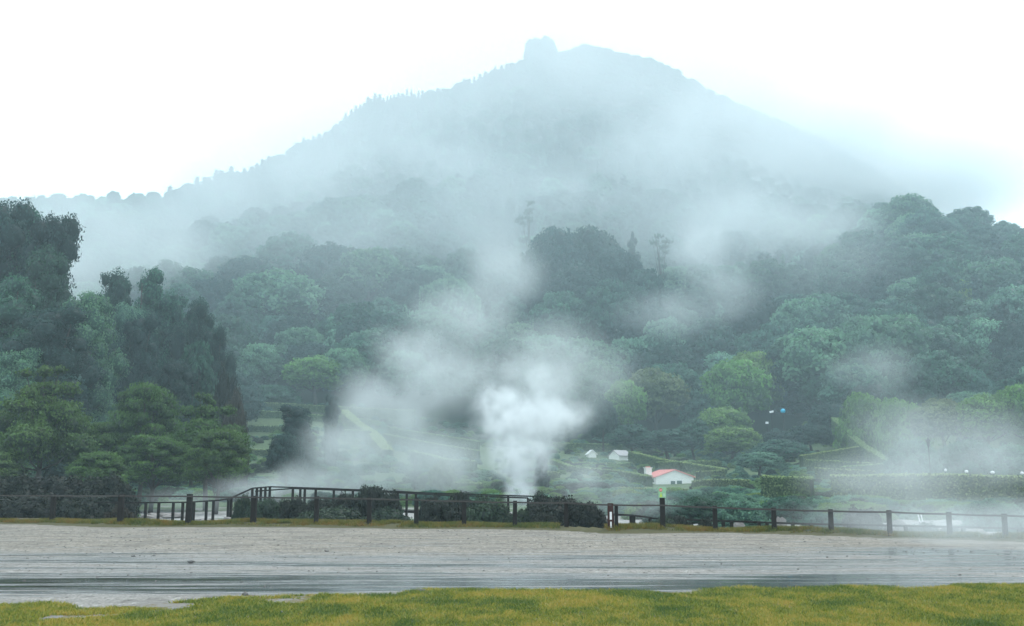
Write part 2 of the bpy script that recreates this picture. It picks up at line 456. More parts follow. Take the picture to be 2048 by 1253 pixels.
# ------------------------------------------------------------------ ground sheet
def grid_mesh(name, xs, ys, fz, jit=None):
    X, Y = np.meshgrid(xs, ys); nx, ny = len(xs), len(ys)
    return X, Y
ys = np.concatenate([np.arange(-60, 10, 10), np.arange(10, 26, 4), np.arange(26, 62, .7), np.arange(62, 120, 2.0), np.arange(120, 300, 4.0), np.arange(300, 720, 6.0), np.arange(720, 1500, 40.), [2000, 3000, 5000]])
tt = np.linspace(-1, 1, 241); tt = np.sign(tt) * np.abs(tt) ** 1.15
rows = []
for y in ys:
    w = 40 + max(0, y) * .95
    if y > 1400: w = y * 1.5
    xs = tt * w; yy = np.full_like(xs, y); rows.append(np.stack([xs, yy, terrain(xs, yy)], 1))
V = np.concatenate(rows); nx = len(tt); ny = len(ys)
bankv = np.exp(-((V[:, 1] - fence_y(V[:, 0]) - .25) / .9) ** 2)
i = np.arange((ny - 1) * nx).reshape(ny - 1, nx)[:, :-1].ravel()
me = mesh_np('ground', V, np.stack([i, i + 1, i + 1 + nx, i + nx], 1), bankv)
me.polygons.foreach_set('use_smooth', [True] * len(me.polygons))
m, nt, out = newmat('ground: pale mud, scrub and forest floor'); n = N(nt)
P = n.pos(); X, Yc, Zc = n.xyz(P)
n1 = n.noise(P, .22, 6, .6).outputs[0]; n2 = n.noise(P, 2.0, 6, .65).outputs[0]; n3 = n.noise(P, .05, 4, .6).outputs[0]
mud = n.mix(n.mapr(n2, .3, .7), (.16, .15, .14), (.40, .39, .38))
grass = n.mix(n.mapr(n2, .3, .7), (.035, .060, .030), (.10, .15, .065))
fac = n.mapr(n.math('ADD', Yc, n.math('MULTIPLY', n.math('SUBTRACT', n1, .5), 40.)), 74., 84.)
scr = n.mapr(n1, .47, .55)
near = n.mix(scr, mud, grass)
near = n.mix(n.mapr(n3, .42, .5), near, mud)
c = n.mix(fac, near, grass)
c = n.mix(n.mapr(Yc, 225., 260.), c, (.018, .030, .020))
bk = n.node('ShaderNodeAttribute', attribute_name='tint').outputs['Fac']
c = n.mix(n.mapr(bk, .03, .15), c, (.075, .068, .030))
n.bsdf(out, c, .9, .2, n2, .5, .15)
ground = link('ground', me, None, m); tag(ground, kind='structure')

# ------------------------------------------------------------------ lawn, gravel road, verge
def lawn_edge(x):      # the ragged far edge of the lawn
    px = CX + F * x / 15.0
    py = np.interp(px, [-400, 0, 300, 500, 700, 850, 1024, 1500, 1800, 2048, 2500], [1216, 1213, 1214, 1192, 1188, 1184, 1185, 1181, 1173, 1171, 1169])
    Y = EYE * 1.0 / (-np.array([ratio(p) for p in np.atleast_1d(py)]))
    return Y + fbm(np.atleast_1d(x) * .9, np.atleast_1d(x) * 0 + 3, 4) * .7
xs = np.arange(-22, 22.01, .2); yb = lawn_edge(xs)
v = []; f = []
for k, x in enumerate(xs):
    for j in range(9): v.append((x, 2 + (yb[k] - 2) * j / 8, .008))
for k in range(len(xs) - 1):
    for j in range(8): a = k * 9 + j; f.append((a, a + 9, a + 10, a + 1))
me = bpy.data.meshes.new('lawn'); me.from_pydata(v, [], f)
m, nt, out = newmat('lawn soil and turf'); n = N(nt); P = n.pos()
c = n.mix(n.mapr(n.noise(P, 1.1, 6, .6).outputs[0], .35, .65), (.12, .11, .03), (.07, .095, .02))
c = n.mix(n.mapr(n.noise(P, 14, 4, .6).outputs[0], .35, .7), c, (.17, .10, .04))
c = n.mix(n.mapr(n.noise(P, 2.3, 5, .7).outputs[0], .46, .54), c, (.20, .185, .17))
n.bsdf(out, c, .9, .2, n.noise(P, 30, 4).outputs[0], .6, .03)
tag(link('lawn', me, None, m), kind='structure')

xs = np.arange(-70, 70.01, .5); ysr = np.concatenate([np.arange(2, 14, 3.), np.arange(14, 27, .5), [1e9]])
fy = fence_y(xs); v = []; f = []; nr = 30
for k, x in enumerate(xs):
    far = fy[k] + .2; ts = np.linspace(12, far, nr)
    for t in ts: v.append((x, t, .004 + .0 ))
for k in range(len(xs) - 1):
    for j in range(nr - 1): a = k * nr + j; f.append((a, a + nr, a + nr + 1, a + 1))
me = bpy.data.meshes.new('gravel_road'); me.from_pydata(v, [], f)
m, nt, out = newmat('wet gravel and mud with puddles'); n = N(nt)
P = n.pos(); X, Yc, Zc = n.xyz(P)
big = n.noise(n.vscale(P, (.10, .75, 1)), 1.0, 6, .62, .3).outputs[0]
fine = n.noise(n.vscale(P, (.16, 2.6, 1)), 1.0, 7, .72).outputs[0]
peb = n.noise(P, 22, 5, .7).outputs[0]; vor = n.node('ShaderNodeTexVoronoi', {'Vector': P, 'Scale': 16.0}); 
spots = n.noise(n.vscale(P, (1, .55, 1)), 3.5, 4, .75).outputs[0]
wx = n.noise(n.vscale(P, (.13, .16, 1)), 1.0, 3, .5).outputs[0]
Yc = n.math('ADD', Yc, n.math('ADD', n.math('MULTIPLY', n.math('SUBTRACT', wx, .5), 5.5), n.math('MULTIPLY', X, .03)))
# wetness by distance across the road: the puddled wheel tracks at 15.5-19 m, damp to 26 m, drier gravel beyond
b1 = n.math('MULTIPLY', n.mapr(Yc, 14.6, 16.4), n.mapr(Yc, 21.2, 17.2))
b2 = n.math('MULTIPLY', n.mapr(Yc, 19.5, 20.8), n.mapr(Yc, 26., 23.0))
xr = n.mapr(X, 2., 12.)
b3 = n.math('MULTIPLY', n.math('MULTIPLY', n.mapr(Yc, 20.0, 22.0), n.mapr(Yc, 29., 25.5)), xr)
bias = n.math('ADD', n.math('MULTIPLY', b1, .215), n.math('MAXIMUM', n.math('MULTIPLY', b2, .13), n.math('MULTIPLY', b3, .20)))
wsum = n.math('ADD', n.math('ADD', n.math('MULTIPLY', big, .35), n.math('MULTIPLY', n.mapr(fine, .22, .78, .1, .9, 'LINEAR'), .65)), bias)
wet = n.mapr(wsum, .53, .70)
pool = n.mapr(wsum, .64, .78)
stone = n.mix(n.mapr(peb, .34, .66), (.088, .074, .060), (.39, .345, .29))
stone = n.mix(n.mapr(spots, .66, .74), stone, (.07, .062, .055))
silt = n.mix(n.mapr(peb, .34, .66), (.14, .13, .12), (.36, .335, .31))
mid_ = n.noise(n.vscale(P, (.6, 1.1, 1)), 1.2, 5, .65).outputs[0]
stone = n.mix(n.mapr(mid_, .40, .62), stone, (.16, .142, .122)); silt = n.mix(n.mapr(mid_, .45, .65), silt, (.19, .175, .16))
near20 = n.mapr(Yc, 27., 22.)
grit = n.noise(n.vscale(P, (1, .55, 1)), 6.5, 4, .75).outputs[0]
dry = n.mix(near20, stone, silt)
dry = n.mix(n.mapr(grit, .53, .66, 0., .8), dry, (.06, .054, .048))
dry = n.mix(n.mapr(grit, .44, .34, 0., .6), dry, (.46, .44, .41))
colr = n.mix(wet, dry, (.125, .122, .118)); colr = n.mix(pool, colr, (.042, .042, .040))
rough = n.math('SUBTRACT', .85, n.math('ADD', n.math('MULTIPLY', wet, .66), n.math('MULTIPLY', pool, .15)))
hgt = n.math('MULTIPLY', n.math('ADD', n.math('MULTIPLY', peb, .7), n.math('MULTIPLY', vor.outputs[0], .3)), n.math('SUBTRACT', 1., n.math('ADD', n.math('MULTIPLY', wet, .72), n.math('MULTIPLY', pool, .26))))
n.bsdf(out, colr, rough, n.mapr(wet, 0., 1., .15, .5), hgt, .55, .03)
tag(link('gravel_road', me, None, m), kind='structure')

rs = np.random.RandomState(3)
# pebbles and clods on the gravel (nobody could count them)
def clods(name, X, Y, S, mat, z0=.004):
    v0, f0 = ico(1); Vs = []; Fs = []
    for k in range(len(X)):
        a = rs.rand() * 6.28; ca, sa = math.cos(a), math.sin(a)
        q = v0 * (1 + .3 * rs.randn(len(v0), 1)) * S[k] * np.array([1.2, .8, .55])
        q = np.stack([q[:, 0] * ca - q[:, 1] * sa, q[:, 0] * sa + q[:, 1] * ca, q[:, 2]], 1) + [X[k], Y[k], z0 + S[k] * .2]
        Vs.append(q); Fs.append(f0 + k * len(v0))
    return link(name, mesh_np(name, np.concatenate(Vs), np.concatenate(Fs)), None, mat)
nn = 4200
Yp = 15 + (rs.rand(nn) ** .55) * 23; Xp = (rs.rand(nn) * 2 - 1) * Yp * .62
k = (Yp < fence_y(Xp) - .2) & (Yp > lawn_edge(Xp))
Xp, Yp = Xp[k], Yp[k]
mg, nt, out = newmat('mixed pebbles'); n = N(nt)
c = n.mix(n.mapr(n.noise(n.pos(), 3, 3, .8).outputs[0], .35, .65), (.06, .055, .05), (.26, .245, .225)); n.bsdf(out, c, .6, .5)
tag(clods('gravel', Xp, Yp, .008 + .022 * rs.rand(len(Xp)) ** 5, mg), 'loose grey pebbles and clods strewn over the wet gravel road', 'gravel', kind='stuff')
for j, (px, py, s, lb) in enumerate(((384, 1127, .085, 'dark stone lying alone on the pale mud of the road, left of centre'), (266, 1114, .06, 'small dark stone on the gravel at left, left of the larger lone stone'), (308, 1113, .04, 'tiny dark stone on the gravel between two larger stones at left'),
                         (491, 1192, .05, 'flat brown stone at the lawn edge, left half'), (653, 1104, .05, 'small dark stone on the gravel below the second shrub bank'), (843, 1184, .06, 'small brown clod at the lawn edge right of the puddles'), (564, 1228, .05, 'grey pebble lying on dark moss in the lawn'))):
    p = flat(px, py); o = clods('stone', [0], [0], [s], M['darkrock']); o.location = (p.x, p.y, 0); tag(o, lb, 'stone', 'stones lying on the road')

def blades(name, P, hgt, wid, mat, lean=.5):
    n_ = len(P); a = rs.rand(n_) * 6.28; l = rs.randn(n_, 2) * lean
    h = hgt * (.5 + .9 * rs.rand(n_)); w = wid * (.6 + .8 * rs.rand(n_))
    d = np.stack([np.cos(a), np.sin(a), 0 * a], 1) * w[:, None] / 2
    tip = P + np.stack([l[:, 0] * h, l[:, 1] * h, h], 1)
    V = np.stack([P - d, P + d, tip], 1).reshape(-1, 3)
    base = fbm(P[:, 0] * .9, P[:, 1] * .9, 2) * .5 + fbm(P[:, 0] * 4, P[:, 1] * 2.5, 3) * .5 + .45
    t = np.repeat(np.clip(base + .22 * rs.randn(n_), 0, 1), 3)
    return mesh_np(name, V, np.arange(3 * n_).reshape(-1, 3), t)
def grass_mat(name, a, b, c3):
    m, nt, out = newmat(name); n = N(nt)
    t = n.node('ShaderNodeAttribute', attribute_name='tint').outputs['Fac']
    r = n.node('ShaderNodeValToRGB'); n.put(r.inputs[0], t)
    e = r.color_ramp.elements; e[0].position = .15; e[0].color = (*a, 1); e[1].position = .55; e[1].color = (*b, 1)
    e2 = r.color_ramp.elements.new(.9); e2.color = (*c3, 1)
    p = n.bsdf(out, r.outputs[0], .5, .3)
    tr = nt.nodes.new('ShaderNodeBsdfTranslucent'); nt.links.new(r.outputs[0], tr.inputs[0])
    mx = nt.nodes.new('ShaderNodeMixShader'); mx.inputs[0].default_value = .35
    nt.links.new(p.outputs[0], mx.inputs[1]); nt.links.new(tr.outputs[0], mx.inputs[2]); nt.links.new(mx.outputs[0], out.inputs['Surface'])
    return m
GM = grass_mat('lawn grass blades', (.065, .120, .020), (.25, .27, .032), (.42, .30, .06))
nn = 330000
Yp = 10.6 + rs.rand(nn) * 6.4; Xp = (rs.rand(nn) * 2 - 1) * (Yp * .56 + .6)
e = lawn_edge(Xp); bare = fbm(Xp * .8 + 9, Yp * 2.2, 4)
near_edge = np.clip((e - Yp) / .9, 0, 1)
keep = (Yp < e + .05) & (bare + .9 * near_edge + rs.randn(nn) * .08 > -.12)
left = (Xp < -2.9) & (Xp > -5.8) & (Yp > e - 1.2) & (bare < .16); keep &= ~left
P3 = np.stack([Xp[keep], Yp[keep], np.full(keep.sum(), .008)], 1)
tag(link('grass', blades('grass', P3, .038, .013, GM, .8), None, GM), 'short yellow green lawn grass in front of the road', 'grass', kind='stuff')
# mossy verge under the fence
nn = 150000
Xp = rs.rand(nn) * 62 - 34; off = rs.randn(nn) * .33 + .05
thin = vnoise(Xp * .7, Xp * 0) * .5
Yp = fence_y(Xp) + off + .15
gap = (np.abs(Xp - flat(1168, 1064).x) < .75)
keep = (np.abs(off) < .62 + thin) & ~gap & (fbm(Xp * .9, Yp * 2, 3) > -.32)
Xp, Yp = Xp[keep], Yp[keep]
P3 = np.stack([Xp, Yp, np.maximum(terrain(Xp, Yp), .004)], 1)
VM = grass_mat('verge grass blades', (.080, .115, .025), (.19, .175, .03), (.24, .14, .035))
tag(link('verge_grass', blades('verge_grass', P3, .10, .022, VM, .6), None, VM), 'low tawny grass and moss growing in a strip under the road fence', 'grass', kind='stuff')

# ------------------------------------------------------------------ road fence
def post(mb, p, w, h, lean=(0, 0)):
    b = Vector(p); t = b + Vector((lean[0], lean[1], h)); d = w / 2
    vs = [b + Vector((x * d, y * d, -.15)) for x, y in ((-1, -1), (1, -1), (1, 1), (-1, 1))] + [t + Vector((x * d * .93, y * d * .93, 0)) for x, y in ((-1, -1), (1, -1), (1, 1), (-1, 1))]
    mb.add(vs, [(0, 3, 2, 1), (4, 5, 6, 7), (0, 1, 5, 4), (1, 2, 6, 5), (2, 3, 7, 6), (3, 0, 4, 7)])
tops = [988, 989, 990, 990, 991, 993, 994, 996, 998, 1001, 1003, 1004, 1008, 1010, 1013, 1017, 1020, 1022, 1026, 1029, 1032, 1035]
fence = empty('road_fence', (_fp[10].x, _fp[10].y, 0), 'long dark timber post and rail fence between gravel road and steaming field', 'fence')
rp = []
rnd = random.Random(2)
for k, p in enumerate(_fp):
    ztop = EYE + ratio(tops[k]) * p.y
    b = MB(); w = (.20 if POSTS[k][0] in (240, 376, 506) else .165) * p.y / 38
    if POSTS[k][0] == 1326: rp.append(Vector((p.x, p.y - w / 2 - .02, EYE + ratio(1011) * p.y))); continue
    h = ztop - .0 + (.02 if k != 4 else .05)
    if POSTS[k][0] == 1218:
        post(b, (p.x + .06, p.y, 0), .20, h, (0, 0)); 
        o = b.build('post', M['woodred'], fence, .01)
        q = MB(); post(q, (p.x + .27, p.y + .08, 0), .12, h - .04); q.build('post', M['wood'], fence, .01).matrix_parent_inverse = fence.matrix_world.inverted()
        q = MB(); q.box((p.x + .06, p.y - .105, h - .42), (.07, .015, .26)); q.box((p.x + .06, p.y - .105, h - .72), (.05, .015, .2))
        o2 = q.build('marker_plate', M['whitep'], fence); o2['label'] = 'white narrow plates on the reddish post'
    else:
        post(b, (p.x, p.y, 0), w, h, (rnd.uniform(-.015, .015), 0)); o = b.build('post', M['wood'], fence, .012)
    rp.append(Vector((p.x, p.y - w / 2 - .015, ztop - .04)))
b = MB()
for a, c in zip(rp[:-1], rp[1:]):
    mid = (a + c) / 2 - Vector((0, 0, .012))
    b.beam(a, mid, .035, .055); b.beam(mid, c, .035, .055)
b.build('rail', M['railwood'], fence)
for o in list(fence.children):
    o.location = -fence.location; o.matrix_parent_inverse = Matrix()

# sign and its post
p = _fp[13]; sp = empty('sign_post', (p.x, p.y, 0), 'tall dark post standing in the road fence with a small light green sign on top', 'sign')
zt = EYE + ratio(975) * p.y; zb = EYE + ratio(996) * p.y; zc = (zt + zb) / 2; sh = zt - zb; sw = .265
b = MB(); b.box((0, 0, (zt - .12) / 2 - .1), (.165, .165, zt - .12 + .2)); b.build('post', M['wood'], sp, .012)
b = MB(); b.box((-.01, -.10, zc), (sw, .018, sh)); brd = b.build('sign_board', M['signgreen'], sp, .006)
b = MB(); b.tube([(-.06, -.1105, zc + sh * .24), (-.06, -.1145, zc + sh * .24)], .056, 24); d = b.build('no_entry_disc', M['signred'], brd)
b = MB(); b.box((-.06, -.116, zc + sh * .24), (.085, .003, .022)); b.build('white_bar', M['whitep'], brd)
b = MB()
b.tube([(-.055, -.110, zc - .02), (-.055, -.114, zc - .02)], .018, 12)
b.add([(-.10, -.112, zc - .15), (-.005, -.112, zc - .15), (-.03, -.112, zc - .06), (-.055, -.112, zc - .035), (-.08, -.112, zc - .06), (-.10, -.114, zc - .15)], [(0, 1, 2, 3, 4)])
b.build('pictogram', M['signyellow'], brd)
b = MB()
for q in range(3): b.box((.06, -.1105, zc - .05 - .035 * q), (.07, .003, .010))
b.build('text_lines', M['whitep'], brd)

# ------------------------------------------------------------------ walkways behind the fence
def railing(name, pts, hs, label, npost, rails=(0., .0), deck=None, pw=.12, posts_at=None, z_off=-1.1, rail2=False, rw=.07):
    """pts: [(px, py_of_top, Y)]"""
    Q = [at(*q) for q in pts]
    root = empty(name, (Q[0].x, Q[0].y, Q[0].z - hs), label, 'railing', 'timber railings of the boardwalks')
    O = root.location
    b = MB()
    for a, c in zip(Q[:-1], Q[1:]):
        b.beam(a - O, c - O, rw, .07)
    b.build('handrail', M['wood'], root)
    if rail2:
        b = MB()
        for a, c in zip(Q[:-1], Q[1:]): b.beam(a - O - Vector((0, 0, hs * .45)), c - O - Vector((0, 0, hs * .45)), .035, .05)
        b.build('lower_rail', M['wood'], root)
    L = [0]
    for a, c in zip(Q[:-1], Q[1:]): L.append(L[-1] + (c - a).length)
    for k in range(npost):
        s = L[-1] * k / (npost - 1) if posts_at is None else None
        if s is None: 
            px = posts_at[k]; xs_ = [q[0] for q in pts]; j = max(i for i in range(len(xs_)) if xs_[i] <= px + 1e-3); j = min(j, len(Q) - 2)
            t = (px - xs_[j]) / (xs_[j + 1] - xs_[j]); q = Q[j].lerp(Q[j + 1], t)
        else:
            j = max(i for i in range(len(L)) if L[i] <= s + 1e-6); j = min(j, len(Q) - 2)
            q = Q[j].lerp(Q[j + 1], (s - L[j]) / (L[j + 1] - L[j]))
        b = MB(); q = q - O; gl = min(q.z - hs, gz(q.x + O.x, q.y + O.y) - O.z) - .1 if deck is None else q.z - hs - .1
        b.box((q.x, q.y, (q.z + gl) / 2 - .01), (pw, pw, q.z - gl)); b.build('post', M['wood'], root, .008)
    return root, Q
railing('boardwalk_railing', [(-140, 1003, 52), (60, 1004, 51), (270, 1006, 50), (375, 1005, 50), (440, 1001, 51.5), (463, 997, 53)], .95,
        'low dark railing crossing the white mud at left, running to the ramp', 12, posts_at=[-120, -30, 80, 188, 292, 318, 347, 366, 388, 413, 427, 457], rail2=False)
railing('ramp_railing', [(455, 1001, 52), (463, 996, 53), (505, 977, 55), (540, 974, 56)], .95, 'railing climbing the short ramp from the white mud up to the raised boardwalk', 5, posts_at=[463, 505, 514, 522, 531])
railing('boardwalk_railing', [(540, 974, 56), (640, 977, 56), (740, 981, 55.5), (870, 987, 55), (1075, 993.5, 53)], 1.0, 'far railing of the raised boardwalk, the upper line behind the dark shrubs', 8, posts_at=[540, 601, 668, 738, 832, 975, 1018, 1074])
railing('boardwalk_railing', [(510, 983, 53.5), (585, 977.5, 54), (740, 983, 53.5), (870, 990, 53), (1056, 996.5, 51)], 1.0, 'near railing of the raised boardwalk, the lower line behind the dark shrubs', 8, posts_at=[586, 610, 632, 706, 796, 814, 937, 1056])
# deck of the raised boardwalk
A = [at(505, 979, 54), at(640, 977, 54.8), at(870, 987, 54), at(1068, 994, 52)]
root = empty('boardwalk', (A[0].x, A[0].y, A[0].z - 1), 'raised timber boardwalk deck between the two railings behind the shrubs', 'boardwalk'); O = root.location
b = MB()
for a, c in zip(A[:-1], A[1:]): b.beam(a - O - Vector((0, 0, 1.0)), c - O - Vector((0, 0, 1.0)), 1.7, .12)
b.build('deck', M['wood'], root)
for a in [A[0].lerp(A[1], .3), A[1].lerp(A[2], .1), A[1].lerp(A[2], .6), A[2].lerp(A[3], .2), A[2].lerp(A[3], .8)]:
    q = MB(); z0 = gz(a.x, a.y) - .1 - O.z; zt_ = a.z - O.z - 1.06; q.box((a.x - O.x, a.y - O.y, (z0 + zt_) / 2), (.18, 1.3, zt_ - z0)); q.build('support', M['wood'], root)
A = [at(470, 1040, 52), at(370, 1041, 50), at(272, 1043, 49), at(60, 1042, 50)]
root = empty('low_boardwalk', (A[1].x, A[1].y, A[1].z), 'low grey plank path lying on the white mud at left below its railing', 'boardwalk'); O = root.location
b = MB()
for a, c in zip(A[:-1], A[1:]):
    a = Vector((a.x, a.y, gz(a.x, a.y) + .12)); c = Vector((c.x, c.y, gz(c.x, c.y) + .12)); b.beam(a - O, c - O, 1.3, .12)
b.build('deck', M['railwood'], root)
railing('boardwalk_railing', [(1222, 1029, 40), (1262, 1031, 42), (1302, 1036, 44)], .85, 'short low railing on pale mud right of the reddish fence post', 4, posts_at=[1225, 1262, 1267, 1300], rail2=True, pw=.13)
railing('boardwalk_railing', [(1300, 1037, 41), (1463, 1043, 39), (1600, 1048, 37.5), (1800, 1052, 36), (2060, 1058, 34), (2200, 1062, 33)], .8, 'long low railing behind the road fence in the mist at right', 12, posts_at=[1340, 1447, 1463, 1519, 1535, 1586, 1624, 1700, 1812, 1930, 2040, 2180])

# ------------------------------------------------------------------ rocks
def rock(px, py, w, h, Y, label, mat='rock', seed=1):
    p = at(px, py, Y); s = w / F * Y / 2; g = gz(p.x, Y)
    bm = bmesh.new(); bmesh.ops.create_icosphere(bm, subdivisions=4, radius=1)
    r_ = np.random.RandomState(seed)
    for v in bm.verts:
        c = v.co; q = 1 + .55 * fbm(np.array([c.x * 1.6 + seed]), np.array([c.y * 1.6 + c.z * 2]), 4)[0] + .10 * r_.randn() * .4
        v.co = Vector((c.x * s * q, c.y * s * .7 * q, c.z * (h / F * Y) * q))
    me = bpy.data.meshes.new('rock'); bm.to_mesh(me); bm.free()
    o = link('rock', me, None, M[mat]); o.location = (p.x, Y, g); tag(o, label, 'rock', 'pale rocks of the steaming field')
for r_ in ((478, 1030, 60, 24, 48, 'pale crusted rock mound between two fence posts at the foot of the ramp', 'rock', 1),
           (560, 1046, 90, 12, 44, 'low pale crusted rock under the dark shrubs right of the ramp', 'rock', 2),
           (330, 1012, 90, 12, 62, 'flat white crusted rock shelf seen through the left railing', 'rock', 3),
           (420, 1030, 80, 9, 56, 'white crusted hump on the mud before the ramp', 'rock', 9),
           (1475, 1040, 40, 22, 44, 'pale rock behind the fence post right of the small dark bush', 'rock', 4),
           (1560, 1040, 34, 26, 46, 'greyish rock in mist between the first two misty fence posts', 'rock', 5),
           (1800, 1060, 60, 30, 40, 'pinkish pale boulder heap in the mist at right', 'rock', 6),
           (1925, 1050, 90, 18, 42, 'broad low pale rock in the mist below the white notice', 'rock', 7),
           (60, 1040, 60, 6, 43, 'flat dark rock beside the mossy verge at far left', 'darkrock', 8)): rock(*r_)

# ------------------------------------------------------------------ shrubs behind the fence
G = 'dark heath shrubs behind the road fence'
S = [('bush_dark', 20, 948, 160, 54, 'dark shrub mass at the left edge of the picture'),
     ('bush_dark_b', 120, 953, 170, 55, 'dark shrub in the left bank, below the forked pine trunk'),
     ('bush_dark', 212, 950, 120, 54, 'tall dark shrub ending the left bank beside the white mud'),
     ('bush_dark_b', 60, 990, 150, 50, 'lower brownish shrub before the left bank'),
     ('bush_dark', 170, 985, 120, 51, 'low dark shrub before the left bank, right part'),
     ('bush_green', 486, 990, 40, 47, 'small shrub on the pale rock mound beside the ramp'),
     ('bush_green', 530, 998, 80, 46, 'first low shrub right of the ramp fence post'),
     ('bush_dark', 585, 996, 85, 46.5, 'dark rounded shrub between the ramp and the second shrub bank'),
     ('bush_dark_b', 640, 1000, 80, 45, 'dark low shrub behind the fence post left of centre'),
     ('bush_green', 660, 1015, 140, 43.5, 'grey green low shrub spreading in front of the bank'),
     ('bush_dark', 690, 988, 70, 50, 'dark shrub reaching the boardwalk rail'),
     ('bush_dark_b', 745, 973, 80, 50, 'highest dark shrub, rising above the boardwalk rail'),
     ('bush_dark', 778, 985, 60, 49, 'dark shrub just right of the highest one'),
     ('bush_green', 775, 1018, 110, 43, 'green low shrub before the pale grass gap'),
     ('bush_dark', 862, 992, 60, 48, 'dark shrub behind the centre fence posts, upper'),
     ('bush_dark', 885, 998, 95, 42.5, 'large round dark shrub at the centre'),
     ('bush_dark_b', 925, 985, 50, 49, 'narrow brown shrub behind the round centre one'),
     ('bush_green', 975, 995, 100, 42.5, 'round green shrub right of centre'),
     ('bush_green', 1040, 1020, 60, 41.5, 'small green shrub behind a fence post right of centre'),
     ('bush_dark', 1108, 989, 130, 42, 'largest dark shrub, left half of the bank before the steam'),
     ('bush_dark_b', 1090, 1028, 70, 39.5, 'low brownish shrub at the foot of the largest one'),
     ('bush_dark_b', 1172, 1006, 90, 41, 'dark shrub ending the bank beside the reddish post'),
     ('bush_green', 1325, 1036, 70, 37, 'green shrub at the foot of the sign post'),
     ('bush_dark_b', 1357, 1032, 60, 37.5, 'brownish shrub right of the sign post'),
     ('bush_dark', 1412, 1038, 52, 38, 'small dark shrub beside the post right of the sign'),
     ('bush_dark', 1725, 1015, 85, 40, 'round dark shrub half lost in the mist at right'),
     ('bush_green', 1845, 1046, 75, 37, 'low green shrub in mist below the white notice'),
     ('bush_green', 1900, 1052, 60, 36, 'low misty shrub right of the white notice'),
     ('bush_mid', 1970, 1000, 90, 48, 'tall misty shrub near the right edge'),
     ('bush_mid', 2040, 1030, 60, 40, 'misty shrub at the right edge'),
     ('bush_mid', 1640, 1025, 80, 45, 'leafy shrub behind the misty fence'),
     ('bush_pale', 1480, 1000, 110, 52, 'pale leafy shrub behind the fence right of the sign'),
     ('bush_mid', 1400, 995, 120, 58, 'leafy shrub below the red roofed cottage'),
     ('bush_mid', 1570, 995, 120, 56, 'leafy shrub before the tall front hedge at its left end'),
     ('bush_dry', 240, 1012, 60, 46, 'thin brownish shrub behind the second fence post from the left edge')]
for k, px, top, w, Y, lb in S:
    tree('shrub', k, px, top, w, Y, lb, 'shrub', G)

